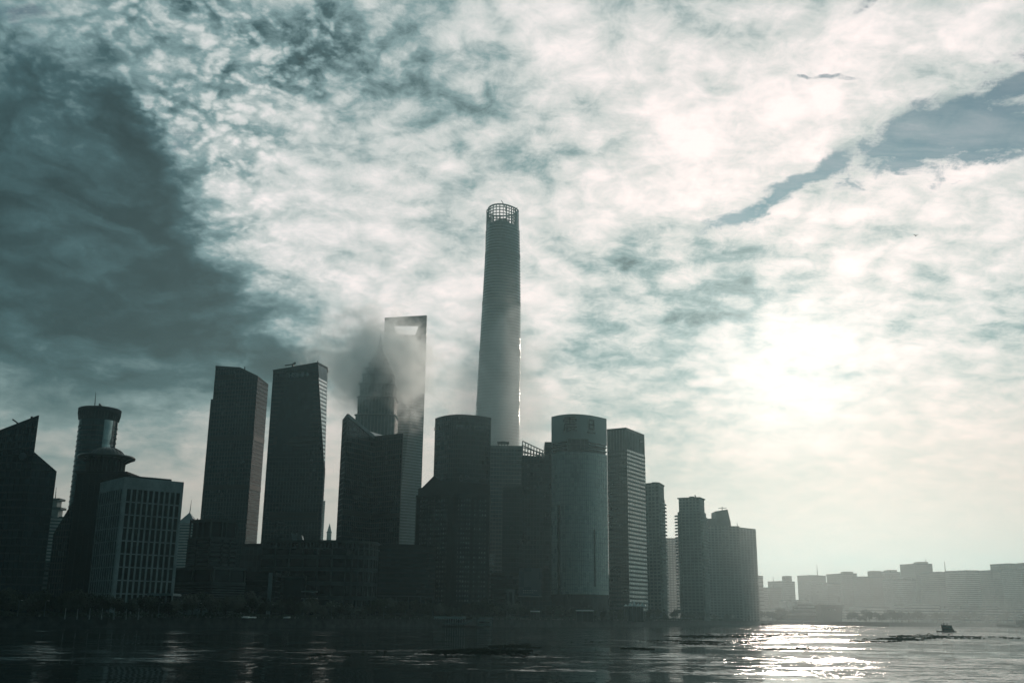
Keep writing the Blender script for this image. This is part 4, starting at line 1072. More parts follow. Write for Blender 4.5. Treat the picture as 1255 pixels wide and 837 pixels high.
# ------------------------------------------------------------------ golden curved tower with two large characters
def golden_tower():
    Y = 850.0
    L, C, Rr = at(675.8, 509.0, Y + 8), at(707, 507.3, Y - 6), at(743.3, 511.5, Y + 14)
    zt = C.z
    for p in (L, C, Rr): p.z = zt
    n = 16; fr = arc_front(L, C, Rr, 0, n); back = [Rr + Vector((-3, 36, 0)), L + Vector((3, 36, 0))]
    q = fr + back
    t = thing('golden_tower', 'bowed gold glass tower with two big dark characters across its blank head', 'tower', base_of(q))
    z1, z2 = at(707, 541, Y).z, at(707, 555.5, Y).z           # bottom of the head, bottom of the recessed storeys
    cin = base_of(q)
    ins = lambda p, s, z: Vector((p.x + (cin.x - p.x) * s, p.y + (cin.y - p.y) * s, z))
    zbody = at(715, 728, Y).z
    MB().loft([[ins(p, 0, z1) for p in q], q]).build('head', 'head_panel', t)
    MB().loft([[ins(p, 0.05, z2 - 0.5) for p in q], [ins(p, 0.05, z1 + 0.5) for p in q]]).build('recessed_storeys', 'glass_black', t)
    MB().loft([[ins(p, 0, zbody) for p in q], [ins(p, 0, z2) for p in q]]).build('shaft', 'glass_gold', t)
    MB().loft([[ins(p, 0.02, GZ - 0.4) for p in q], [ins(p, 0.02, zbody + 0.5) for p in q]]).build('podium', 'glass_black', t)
    mb = MB()
    for zz, h in (((z1 + z2) / 2 + 2.0, 0.7), ((z1 + z2) / 2 - 1.6, 0.7), (z2 - 0.1, 1.0), (z1 - 0.6, 0.8)):
        MB().loft([[ins(p, -0.004, zz) for p in q], [ins(p, -0.004, zz + h) for p in q]]).build('ledge', 'steel_pale', t)
    fs = faces_of([ins(p, 0, zbody) for p in q], [ins(p, 0, z2) for p in q])[:n]
    mb = MB()
    for f in fs: f.bands(mb, zbody + 3.6, z2 - 1, 3.75, 0.45, 0.22)
    mb.build('floor_bands', 'steel_pale', t, kind='stuff')
    mb = MB()
    for i, f in enumerate(fs): f.mulls(mb, f.w() / 2, 0.16, 0.10)
    mb.build('mullions', 'steel', t, kind='stuff')
    for u0, u1, pyt in ((0.13, 0.20, 619), (0.56, 0.585, 655), (0.77, 0.79, 648)):          # tall dark service slots
        i = int(u0 * n); f = fs[i]; w = (u1 - u0) * n; z = at(690, pyt, Y).z; uu = u0 * n - i
        if w > 0.99: 
            MB().hexa(f.pane(0.0, 1.0, zbody, z, 0.35, 0.3)).build('service_slot', 'glass_black', t)
        else: MB().hexa(f.pane(uu, min(1, uu + w), zbody + 6, z, 0.35, 0.3)).build('service_slot', 'steel_dark', t)
    # projecting window box between the ledges
    fh = faces_of([ins(p, 0, z2) for p in q], [ins(p, 0, z1) for p in q])[:n]
    A_, B_ = fh[5].A, fh[10].B; nn = Vector(((B_ - A_).y, -(B_ - A_).x, 0)).normalized()
    dd = max((fh[i].A - A_).dot(nn) for i in range(5, 11)) + 0.6
    F = Face(A_ + nn * dd + UP * 1.5, B_ + nn * dd + UP * 1.5, Vector((B_.x, B_.y, z1 + 1.4)) + nn * dd, Vector((A_.x, A_.y, z1 + 1.4)) + nn * dd)
    MB().hexa(F.pane(0, 1, F.A.z, F.D.z, 0.0, dd + 3)).build('window_box', 'glass_dark', t)
    for u in (0.0, 0.2, 0.4, 0.6, 0.8, 0.985): MB().hexa(F.pane(u, u + 0.015, F.A.z, F.D.z, 0.2, 0.2)).build('window_mullion', 'steel', t)
    for v in (0.02, 0.5, 0.95): MB().hexa(F.pane(0, 1, F.A.z + v * (F.D.z - F.A.z), F.A.z + v * (F.D.z - F.A.z) + 0.4, 0.2, 0.2)).build('window_rail', 'steel', t)
    # characters
    fhd = faces_of([ins(p, 0, z1) for p in q], q)[:n]
    for ch, px0, px1, py0, py1 in (('震', 690.5, 708.5, 512.5, 530.5), ('旦', 718.5, 731.5, 514.5, 531)):
        u0, u1 = (px0 - 675.8) / 67.5, (px1 - 675.8) / 67.5; i0, i1 = int(u0 * n), min(n - 1, int(u1 * n))
        A_, B_ = fhd[i0].A, fhd[i1].B; r = Vector((B_.x - A_.x, B_.y - A_.y, 0)).normalized(); nn = Vector((r.y, -r.x, 0))
        dd = max((fhd[i].A - A_).dot(nn) for i in range(i0, i1 + 1)) + 0.3
        o = at(px0, py1, Y); s = ((A_ + nn * dd) - o).dot(nn); o = Vector((o.x, A_.y + (o.x - A_.x) * r.y / r.x, o.z)) + nn * dd
        tx = text_mb(ch, o, r, UP, (at(px0, py0, Y).z - at(px0, py1, Y).z), 0.5)
        w = max((Vector(v) - o).dot(r) for v in tx.v); k = (at(px1, py1, Y).x - at(px0, py1, Y).x) / w
        tx.v = [tuple(o + r * ((Vector(v) - o).dot(r) * k) + UP * (v[2] - o.z) + nn * (Vector(v) - o).dot(nn)) for v in tx.v]
        tx.build('character', 'sign_dark', t)
    # dark rear slab
    a, b = at(667.6, 541.5, Y + 18), at(680, 541.5, Y + 18)
    q2 = extrude_back([a, b], 26); r2 = [dn(p, GZ - 0.4) for p in q2]
    s = MB().loft([r2, q2]).build('rear_slab', 'glass_dark', t)
    mb = MB(); f = faces_of(r2, q2)[0]; f.bands(mb, 8, a.z - 2, 3.75, 0.7, 0.2); mb.build('slab_bands', 'steel_dark', s, kind='stuff')
    MB().box(L.x + 4, Rr.x - 4, Y + 16, Y + 40, GZ - 0.3, GZ + 11).build('entrance_hall', 'glass_black', t)
golden_tower()

# ------------------------------------------------------------------ gridded slab tower next door
def slab_next():
    L, C, Rr = at(744, 527, 940), at(767.2, 525.1, 930), at(789.4, 534.2, 967); zt = C.z
    L.z = Rr.z = zt; q = [L, C, Rr, L + Rr - C]
    t, fs = tower('office_slab', 'grey office slab with blank head and one flank of close set pale windows', q, 'concrete_dark', 'steel_dark', bh=0, roof=True)
    zg = at(767.2, 549.5, 930).z
    f = fs[1]; mb = MB(); z = zg - 2.6; n = 11
    while z > GZ + 6:
        for i in range(n): mb.hexa(f.pane(0.02 + 0.965 * (i + 0.12) / n, 0.02 + 0.965 * (i + 0.86) / n, z, z + 2.2, 0.15, 0.12))
        z -= 3.7
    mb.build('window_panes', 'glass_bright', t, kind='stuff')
    mb = MB(); f.bands(mb, GZ + 4.5, zg - 2, 3.7, 0.9, 0.6); f.mulls(mb, f.w() / n, 0.5, 0.45, None, zg); mb.build('facade_grid', 'concrete', t, kind='stuff')
    f = fs[0]; mb = MB(); f.bands(mb, GZ + 4.5, zg - 2, 3.7, 1.6, 0.25); f.mulls(mb, 2.7, 0.3, 0.25); mb.build('flank_bands', 'glass_dark', t, kind='stuff')
    mb = MB(); fs[0].mulls(mb, 3.5, 0.3, 0.3, zg, zt - 1); fs[1].mulls(mb, 3.5, 0.3, 0.3, zg, zt - 1); mb.build('head_louvres', 'concrete', t, kind='stuff')
    b = fs[1].pane(0.72, 0.95, zt - 8, zt - 5.5, 0.4, 0.3); MB().hexa(b).build('sign_board', 'sign_dark', t)
slab_next()

# ------------------------------------------------------------------ apartment towers
def apartments(name, label, L, C, Rr, head, Y, balc='right', group='riverside apartment towers', fh=3.3):
    """slab with stacked balconies on one flank; head = (inset left, inset right, height)"""
    zt = C.z; L.z = Rr.z = zt; q = [L, C, Rr, L + Rr - C]
    t, fs = tower(name, label, q, 'concrete_dark', 'concrete', fh=fh, bh=1.2, bd=0.25, ms=4.0, mw=1.2, md=0.3, vis=[0, 1], roof=False, group=group)
    mb = MB()
    for f, u0, u1 in ((fs[1], 0.0, 1.0), (fs[0], 0.0, 0.12)):
        z = GZ + 8
        while z < zt - 4:
            mb.hexa(f.pane(u0, u1, z, z + 1.25, 2.0, 2.0)); z += fh
    mb.build('balconies', 'concrete', t, kind='stuff')
    c = base_of(q); i0, i1, hh = head
    hq = [Vector((p.x + (c.x - p.x) * i0, p.y + (c.y - p.y) * i0, zt - 0.4)) for p in q]
    h = MB().loft([hq, [p + UP * (hh + 0.4) for p in hq]]).build('head', 'concrete_dark', t)
    mb = MB(); hf = faces_of(hq, [p + UP * (hh + 0.4) for p in hq])
    for f in hf[:2]: f.bands(mb, zt + 1, zt + hh - 3, fh, 1.2, 0.25); f.mulls(mb, 4.0, 1.2, 0.3)
    if mb.f: mb.build('head_bands', 'concrete', h, kind='stuff')
    MB().loft([[Vector((p.x + (p.x - c.x) * 0.10, p.y + (p.y - c.y) * 0.10, zt + hh - 1.4)) for p in hq], [Vector((p.x + (p.x - c.x) * 0.13, p.y + (p.y - c.y) * 0.13, zt + hh - 0.2)) for p in hq]]).build('cornice', 'concrete_dark', t)
    MB().box(c.x - 2, c.x + 3, c.y - 3, c.y + 3, zt + hh - 0.3, zt + hh + 1.8).build('plant_room', 'concrete_dark', t)
    return t
L, C, Rr = at(789.5, 610, 1010), at(807.8, 609, 1000), at(814.3, 612.5, 1024)
apartments('apartment_tower', 'grey apartment tower with overhanging cornice beside the pale windowed office slab', L, C, Rr, (0.05, 0, 14.5), 1000)
a, b = at(816.5, 660, 1500), at(831, 660, 1504)
tower('apartment_tower', 'low pale hazy apartment block in the gap between two taller apartment towers', extrude_back([a, b], 30), 'concrete', 'glass_dark', fh=3.4, bh=1.4, bd=0.1, ms=5, mw=1.2, vis=[0, 1], group='riverside apartment towers')
L, C, Rr = at(830.5, 628, 1118), at(858.5, 626.5, 1108), at(865, 629.5, 1128)
t = apartments('apartment_tower', 'grey apartment tower with serrated balconies on both edges and a raised flat head', L, C, Rr, (0.10, 0, 15.5), 1108)
mb = MB(); z = GZ + 10; x = L.x
while z < L.z - 3: mb.box(x - 2.4, x + 0.4, 1117, 1126, z, z + 1.2); z += 3.3
mb.build('side_balconies', 'concrete', t, kind='stuff')
MB().bar(at(853, 609.5, 1115), at(851.5, 606.5, 1115), 1.0, 1.0).build('roof_davit', 'steel_dark', t)
# stepped apartment tower with rooftop aerial
a, b = at(866, 636.0, 1300), at(906, 643, 1304)
t, fs = tower('apartment_tower', 'stepped apartment tower with raked head and cross shaped roof aerial', extrude_back([Vector((a.x, a.y, at(885, 644, 1300).z)), Vector((b.x, b.y, at(885, 644, 1300).z))], 34), 'concrete_dark', 'concrete', fh=3.3, bh=1.2, bd=0.25, ms=4.5, mw=1.3, md=0.3, vis=[0, 1], roof=False, group='riverside apartment towers')
zlo = at(885, 644, 1300).z
for x0, x1, y0, y1 in ((866, 876.5, 635.5, 635.0), (876.3, 895.5, 626.5, 641.0)):
    p, r = at(x0, y0, 1303), at(x1, y1, 1303)
    if x0 == 876.3:
        pr = [(p.x, zlo - 0.3), (r.x, zlo - 0.3), (r.x, at(895, 641, 1303).z), (at(891.5, 624, 1303).x, at(891.5, 624, 1303).z), (p.x, p.z)]
    else: pr = [(p.x, zlo - 0.3), (r.x, zlo - 0.3), (r.x, r.z), (p.x, p.z)]
    MB().loft([[Vector((x, 1302, z)) for x, z in pr], [Vector((x, 1328, z)) for x, z in pr]]).build('stepped_head', 'concrete_dark', t)
p = at(885, 625.5, 1310); e = at(885, 620.8, 1310)
m_ = MB().tube(p - UP, e, 0.4, 0.4).build('aerial', 'steel_dark', t); MB().bar(at(880.5, 622.6, 1310), at(890.5, 622.2, 1310), 0.7, 0.7).build('cross_arm', 'steel_dark', m_)
mb = MB(); z = GZ + 10; x = at(894, 690, 1300).x
while z < zlo - 3: mb.box(x - 8, x, 1298.2, 1300.2, z, z + 1.2); z += 3.3
mb.build('balconies', 'concrete', t, kind='stuff')
a, b = at(903, 646.5, 1380), at(926, 649, 1384)
t, fs = tower('apartment_tower', 'plain ribbed apartment slab standing last in the row before the open haze', extrude_back([a, b], 40), 'concrete_dark', 'concrete', fh=3.3, bh=1.0, bd=0.2, ms=4.5, mw=1.6, md=0.4, vis=[0, 1], group='riverside apartment towers')
MB().tube(at(904, 647, 1390), at(903.3, 640.5, 1390), 0.5, 0.3).build('aerial', 'steel_dark', t)

# ------------------------------------------------------------------ trees on the bank
def crown_mesh(seed, h, w, n, mat):
    rg = random.Random(seed); mb = MB()
    lobes = [(Vector((rg.uniform(-0.32, 0.32) * w, rg.uniform(-0.32, 0.32) * w, h * rg.uniform(0.42, 0.82))), rg.uniform(0.20, 0.34) * w) for _ in range(9)]
    lobes.append((Vector((0, 0, h * 0.85)), 0.22 * w))
    for k in range(n):
        c, r = rg.choice(lobes)
        d = Vector((rg.gauss(0, 1), rg.gauss(0, 1), rg.gauss(0, 0.8))).normalized() * r * rg.uniform(0.45, 1.08)
        p = c + d; s = rg.uniform(0.22, 0.5)
        a = Vector((rg.gauss(0, 1), rg.gauss(0, 1), rg.gauss(0, 1))).normalized(); b = a.orthogonal().normalized() * s * rg.uniform(0.6, 1.0); a = a * s
        mb.quad(p - a, p + b, p + a, p - b)
    return mb
def trunk_mesh(seed, h, w):
    rg = random.Random(seed + 99); mb = MB()
    mb.tube((0, 0, -0.4), (0.1, 0, h * 0.45), 0.26, 0.18, 7)
    for k in range(5):
        an = rg.uniform(0, 6.28); mb.tube((0.05, 0, h * rg.uniform(0.25, 0.44)), (0.32 * w * math.cos(an), 0.32 * w * math.sin(an), h * rg.uniform(0.6, 0.8)), 0.13, 0.04, 5)
    return mb
protos = []
for i, (h, w) in enumerate(((12, 9), (14, 10.5), (10, 8.5), (13, 7.5), (15, 12))):
    root = thing('broadleaf_tree', 'x', 'tree', (0, 0, 0)); root.name = 'broadleaf_tree'
    c = crown_mesh(i, h, w, 1500, 'leaf').build('crown', 'leaf' if i % 2 else 'leaf_dark', root); tk = trunk_mesh(i, h, w).build('trunk', 'bark', root)
    protos.append((root, [c, tk], h))
def shore_y(x):
    for a, b in zip(shore, shore[1:]):
        if a.x <= x <= b.x: return a.y + (b.y - a.y) * (x - a.x) / (b.x - a.x)
    return shore[-1].y
used = set(); rt = random.Random(21)
def plant_tree(px, back, kind, scale, label, group='trees along the river bank'):
    x = at(px, 760, 600).x; y = shore_y(x)
    for _ in range(4): x = at(px, 760, y + back).x; y = shore_y(x)
    root, parts, h = protos[kind]
    if kind in used:
        o = root.copy(); col.objects.link(o)
        for p in parts: c = p.copy(); col.objects.link(c); c.parent = o
    else: o = root; used.add(kind)
    o.location = (x, y + back, GZ); o.rotation_euler = (0, 0, rt.uniform(0, 6.28)); o.scale = (scale * rt.uniform(0.9, 1.15), scale * rt.uniform(0.9, 1.15), scale)
    o['label'] = label; o['group'] = group
KL = ['dark leafy tree of middling height in the continuous belt on the bank', 'taller rounded leafy tree in the continuous belt on the bank', 'low bushy tree in the continuous belt on the bank',
      'slim upright tree in the continuous belt on the bank', 'broad spreading tree in the continuous belt on the bank']
x = -14.0
while x < 925:
    sc = 1.0 if x < 640 else 0.92 if x < 860 else 0.8
    k = rt.randrange(5); plant_tree(x, 18 + rt.uniform(-4, 6), k, sc * rt.uniform(0.62, 0.9), KL[k]); x += rt.uniform(9, 13)
x = -8.0
while x < 905:
    k = rt.randrange(5); plant_tree(x, 34 + rt.uniform(-5, 5), k, (1.0 if x < 640 else 0.95) * rt.uniform(0.75, 1.0), KL[k]); x += rt.uniform(13, 19)
x = 932.0
while x < 1262:
    k = rt.randrange(5); plant_tree(x, 25 + rt.uniform(-10, 30), k, rt.uniform(0.8, 1.25), 'small hazy tree on the far low bank', 'trees on the far low bank'); x += rt.uniform(4, 8)

# shrub belt under the trees: leafy ground cover nobody could count
mb = MB(); rs = random.Random(17)
x0_, x1_ = at(-30, 760, 560).x, at(930, 760, 1200).x
for k in range(26000):
    x = x0_ + (x1_ - x0_) * rs.random(); y = shore_y(x) + 9 + rs.random() * 9
    hh = 2.6 + 1.4 * mnoise.noise(Vector((x * 0.13, y * 0.13, 3.0)))
    p = Vector((x, y, GZ + hh * rs.random() ** 0.7)); s_ = rs.uniform(0.25, 0.55)
    a = Vector((rs.gauss(0, 1), rs.gauss(0, 1), rs.gauss(0, 1))).normalized() * s_; b = a.orthogonal().normalized() * s_ * 0.8
    mb.quad(p - a, p + b, p + a, p - b)
tag(mb.build('shrubs', 'leaf_dark'), 'dark shrub belt under the trees on the river bank', 'shrubs', kind='stuff')

# ------------------------------------------------------------------ low buildings on the far bank
a, b = at(966, 737, 1560), at(1002.5, 739, 1540)
t = thing('stepped_building', 'low white stepped building with ribbon windows on the far bank', 'building', dn((a + b) / 2, GZ))
for i, (x0, x1, py) in enumerate(((950, 1002.5, 752), (966, 1002.5, 747), (972, 1002, 743), (976, 1001, 739))):
    p, r = at(x0, py, 1540 + 4 * i), at(x1, py, 1540 + 4 * i)
    z0 = GZ - 0.3 if i == 0 else at(x0, (757, 752, 747, 743)[i], 1540 + 4 * i).z
    s = MB().box(p.x, r.x, 1540 + 4 * i, 1570, z0, p.z).build('storey', 'wall_pale', t)
    MB().box(p.x + 1, r.x - 1, 1539.8 + 4 * i, 1540.2 + 4 * i, z0 + 1.6, p.z - 1.6).build('ribbon_window', 'glass_dark', s)
p = at(963, 736.5, 1550); r = at(978, 735.6, 1550)
MB().box(p.x, r.x, 1550, 1562, p.z - 0.6, p.z + 0.2).build('canopy_roof', 'paint_white', t)
for xx in (p.x + 1, r.x - 1): MB().box(xx - 0.4, xx + 0.4, 1551, 1552, GZ - 0.3, p.z - 0.55).build('post', 'wall_pale', t)
a, b = at(1006, 740.5, 1500), at(1033, 740.5, 1500)
t = thing('dark_hall', 'dark boxy hall with overhanging flat roof on the far bank', 'building', dn((a + b) / 2, GZ))
MB().hexa([(a.x + 2.5, 1502, GZ - 0.3), (b.x - 2.5, 1502, GZ - 0.3), (b.x - 2.5, 1530, GZ - 0.3), (a.x + 2.5, 1530, GZ - 0.3), (a.x + 0.5, 1500, a.z - 1.5), (b.x - 0.5, 1500, a.z - 1.5), (b.x - 0.5, 1532, a.z - 1.5), (a.x + 0.5, 1532, a.z - 1.5)]).build('hall', 'stone_dark', t)
MB().box(a.x - 1, b.x + 1, 1498, 1534, a.z - 1.5, a.z).build('roof', 'stone_dark', t)
for i in range(3):
    p = at(1017 + 2.6 * i, 746.5, 1499); MB().box(p.x, p.x + 2, 1498.9, 1500.5, p.z - 0.8, p.z + 0.6).build('lamp_panel', 'sign_pale', t)
# white canopy pavilion at the foot of the office slab
a, b = at(765, 741, 880), at(790, 741, 880)
t = thing('canopy_pavilion', 'white peaked canopy pavilion among trees below the office slab', 'pavilion', dn((a + b) / 2, GZ))
for i in range(5):
    x0 = a.x + (b.x - a.x) * i / 5; x1 = a.x + (b.x - a.x) * (i + 1) / 5; h = (0.6, 2.4, 3.4, 1.6, 2.2)[i]
    c = Vector(((x0 + x1) / 2, 882, a.z + h))
    mb = MB(); cor = [Vector((x0, 879, a.z - 1)), Vector((x1, 879, a.z - 1)), Vector((x1, 886, a.z - 1)), Vector((x0, 886, a.z - 1))]
    mb.loft([cor, [c + (p - c) * 0.06 + UP * 0.3 for p in cor]]).build('canopy_peak', 'paint_white', t)
    MB().box(x0 - 0.15, x0 + 0.15, 879, 879.3, GZ - 0.3, a.z - 0.9).build('post', 'steel', t)
box_part(t, 'glazed_wall', 'glass_dark', a.x + 1, b.x - 1, 881, 886, GZ - 0.3, a.z - 1)

# ------------------------------------------------------------------ promenade
def canopy(px0, px1, py, label, back=6):
    x = at((px0 + px1) / 2, py, 560).x; Y = shore_y(x) + back
    a, b = at(px0, py, Y), at(px1, py, Y)
    t = thing('kiosk_canopy', label, 'canopy', dn((a + b) / 2, GZ), 'white canopies on the promenade')
    MB().hexa([(a.x, Y, a.z), (b.x, Y, a.z), (b.x, Y + 4, a.z + 0.2), (a.x, Y + 4, a.z + 0.2), (a.x, Y, a.z + 0.5), (b.x, Y, a.z + 0.5), (b.x, Y + 4, a.z + 0.9), (a.x, Y + 4, a.z + 0.9)]).build('roof', 'paint_white', t)
    for i in range(4):
        xx = a.x + 0.4 + (b.x - a.x - 0.8) * i / 3; MB().box(xx - 0.1, xx + 0.1, Y + 0.2, Y + 0.4, GZ - 0.2, a.z + 0.1).build('post', 'steel', t)
    MB().box(a.x + 0.5, b.x - 0.5, Y + 2, Y + 3.4, GZ - 0.2, a.z - 0.6).build('counter', 'steel_dark', t)
canopy(296, 304, 757.2, 'short white canopy roof beside a longer thin one under the dark tree belt')
canopy(304.8, 312, 757.6, 'thin white canopy roof adjoining a brighter short one under the dark tree belt')
canopy(347, 354, 757.2, 'lone small bright canopy roof under the dark tree belt')
canopy(706, 728, 748.5, 'long pale canopy roof below the golden curved tower', 10)
canopy(650, 662, 749.5, 'pale low canopy roof below the billboard', 10)
for i in range(7):                                                   # flag poles
    px = 79 + 15.0 * i; x = at(px, 755, 540).x; Y = shore_y(x) + 5
    p = at(px, 760, Y); p.z = GZ - 0.3; e = at(px, 745 + (i % 2) * 0.7, Y)
    t = thing('flag_pole', 'thin pale flag pole in the row on the quay before the gridded block', 'flag pole', p, 'flag poles on the quay')
    MB().tube(p, (p.x, p.y, e.z), 0.16, 0.09).build('pole', 'paint_white', t); MB().lathe((p.x, p.y), [(0.45, GZ - 0.05), (0.3, GZ + 0.5)], 8).build('base', 'concrete', t)
    MB().box(p.x + 0.05, p.x + 0.35, p.y - 0.05, p.y + 0.05, e.z - 3.0, e.z - 0.3).build('furled_flag', 'cloth', t)
def lamp(px, label, hpx=12):
    x = at(px, 757, 600).x; Y = shore_y(x) + 4
    for _ in range(3): x = at(px, 757, Y).x; Y = shore_y(x) + 4
    p = Vector((x, Y, GZ - 0.3)); z = GZ + 7.5
    t = thing('lamp_post', label, 'lamp post', p, 'lamp posts on the promenade')
    MB().tube(p, (x, Y, z), 0.14, 0.08).build('pole', 'steel', t); MB().bar((x, Y, z - 0.1), (x + 1.3, Y, z + 0.1), 0.12, 0.12).build('arm', 'steel', t); MB().box(x + 0.8, x + 1.6, Y - 0.15, Y + 0.15, z - 0.05, z + 0.12).build('lamp_head', 'paint_white', t)
rl = random.Random(3)
for px in (20, 52, 190, 240, 330, 406, 470, 625, 676, 735, 752, 803, 838, 870, 905):
    lamp(px, 'slim grey lamp post standing on the promenade edge')
# floating ferry pier
def pier():
    Y = shore_y(at(560, 764, 800).x) - 9
    for _ in range(3): Y = shore_y(at(560, 764, Y).x) - 9
    a, b = at(511, 764, Y), at(606, 764, Y)
    t = thing('ferry_pier', 'long white floating ferry pier with sloping gangways against the quay', 'pier', ((a.x + b.x) / 2, Y, 0))
    w = b.x - a.x
    MB().box(a.x + 0.14 * w, b.x - 0.06 * w, Y - 4, Y + 4, -0.6, 1.1).build('pontoon', 'paint_black', t)
    MB().box(a.x + 0.22 * w, a.x + 0.62 * w, Y - 2.5, Y + 2.5, 5.2, 6.3).build('roof', 'paint_white', t)
    MB().box(a.x + 0.22 * w, a.x + 0.62 * w, Y - 1.5, Y + 1.5, 1.05, 5.2).build('waiting_hall', 'glass_black', t)
    for i in range(14):
        x = a.x + w * (0.225 + 0.39 * i / 13); MB().box(x - 0.18, x + 0.18, Y - 2.2, Y - 1.8, 1.05, 5.25).build('post', 'paint_white', t)
    MB().box(a.x + 0.22 * w, a.x + 0.62 * w, Y - 2.3, Y - 2.1, 1.7, 2.5).build('railing', 'wall_pale', t)
    for u0, u1, z0, z1 in ((0.0, 0.10, 6.2, 4.6), (0.10, 0.14, 4.6, 1.3)):
        MB().bar((a.x + u0 * w, Y + 3, z0), (a.x + u1 * w, Y + 2, z1), 0.8, 0.7).build('gangway', 'wall_pale', t)
    for u0, u1, z0, z1 in ((0.62, 0.74, 2.2, 5.2), (0.80, 0.97, 5.6, 5.8)):
        MB().bar((a.x + u0 * w, Y + 2, z0), (a.x + u1 * w, Y + 3, z1), 0.8, 0.7).build('gangway', 'wall_pale', t)
    MB().box(a.x + 0.78 * w, a.x + 0.96 * w, Y - 2, Y + 2, 1.05, 4.6).build('ticket_cabin', 'wall_pale', t)
    MB().box(a.x + 0.80 * w, a.x + 0.94 * w, Y - 2.1, Y - 1.9, 2.4, 3.6).build('cabin_window', 'glass_black', t)
    for u in (0.02, 0.15, 0.5, 0.77, 0.97):
        MB().tube((a.x + u * w, Y + 4.6, -1.2), (a.x + u * w, Y + 4.6, 7.0), 0.35, 0.35).build('mooring_pile', 'steel_dark', t)
pier()
# crowd on the promenade: too small to tell one figure from the next
mb = MB(); rc = random.Random(8)
def figure(mb, x, y, z, h, w):
    prof = [(0.10, 0.0), (0.13, 0.25), (0.15, 0.45), (0.20, 0.62), (0.22, 0.78), (0.09, 0.84), (0.11, 0.90), (0.07, 1.0)]
    mb.lathe((x, y), [(r * w, z + t_ * h) for r, t_ in prof], 6, rc.uniform(0, 6.28), 1.0, 0.65)
for i in range(260):
    px = rc.choice([rc.uniform(675, 862), rc.uniform(675, 862), rc.uniform(560, 690), rc.uniform(150, 660)])
    x = at(px, 757, 700).x; Y = shore_y(x)
    for _ in range(3): x = at(px, 757, Y).x; Y = shore_y(x)
    figure(mb, x, Y + rc.uniform(2.0, 12), GZ, rc.uniform(1.5, 1.82), 1.05)
solid('crowd_cloth', (0.30, 0.28, 0.27), 0.9, var=0.95, scale=0.8)
o = mb.build('crowd', 'crowd_cloth'); tag(o, 'far crowd of strollers along the riverside promenade', 'crowd', kind='stuff')

# rafts of floating weed, drifting in ragged streaks on the river
mb = MB(); rw = random.Random(31)
def weed(x0, y0, x1, y1, half, n, gate=0.0, freq=0.03):
    for _ in range(int(n * 0.62)):
        u = rw.random(); taper = math.sin(math.pi * min(1, max(0, u))) ** 0.6
        px = x0 + (x1 - x0) * u; py = y0 + (y1 - y0) * u + rw.gauss(0, 0.5) * half * taper
        p = on_plane(px, py)
        if mnoise.fractal(Vector((p.x * freq, p.y * freq * 0.8, 7.7)), 1.0, 2.0, 4) < gate + 0.06: continue
        s_ = rw.uniform(0.12, 0.30) * (1.0 if p.y < 420 else 1.5); an = rw.uniform(-0.9, 0.9)
        a = Vector((math.cos(an), math.sin(an), rw.uniform(-0.2, 0.2))) * s_ * 2.2; b = Vector((rw.uniform(-0.3, 0.3), rw.uniform(-0.3, 0.3), 1)) * s_ * 0.7
        mb.quad(p - a - b * 0.3, p + a - b * 0.3, p + a * 0.6 + b, p - a * 0.6 + b)
weed(1090, 779.2, 1200, 780.6, 2.2, 1900, 0.02, 0.05); weed(1040, 785.4, 1140, 782.4, 2.4, 2000, 0.0, 0.05); weed(1170, 780.5, 1250, 781.8, 1.6, 600, 0.1, 0.06)
weed(800, 780.5, 990, 777.5, 2.0, 1700, -0.05); weed(760, 788, 960, 784, 3.0, 2600, 0.0); weed(600, 792, 880, 787, 3.2, 3200, -0.05)
weed(520, 799, 800, 795, 4.0, 3600, 0.0); weed(380, 803, 660, 797, 3.0, 1500, 0.12, 0.07)
weed(930, 796, 1060, 792, 1.0, 350, 0.1); weed(1010, 769.4, 1060, 769.0, 0.5, 500, -0.2)
tag(mb.build('floating_weed', 'leaf_dark'), 'dark rafts of floating weed in ragged streaks on the river', 'weed', kind='stuff')

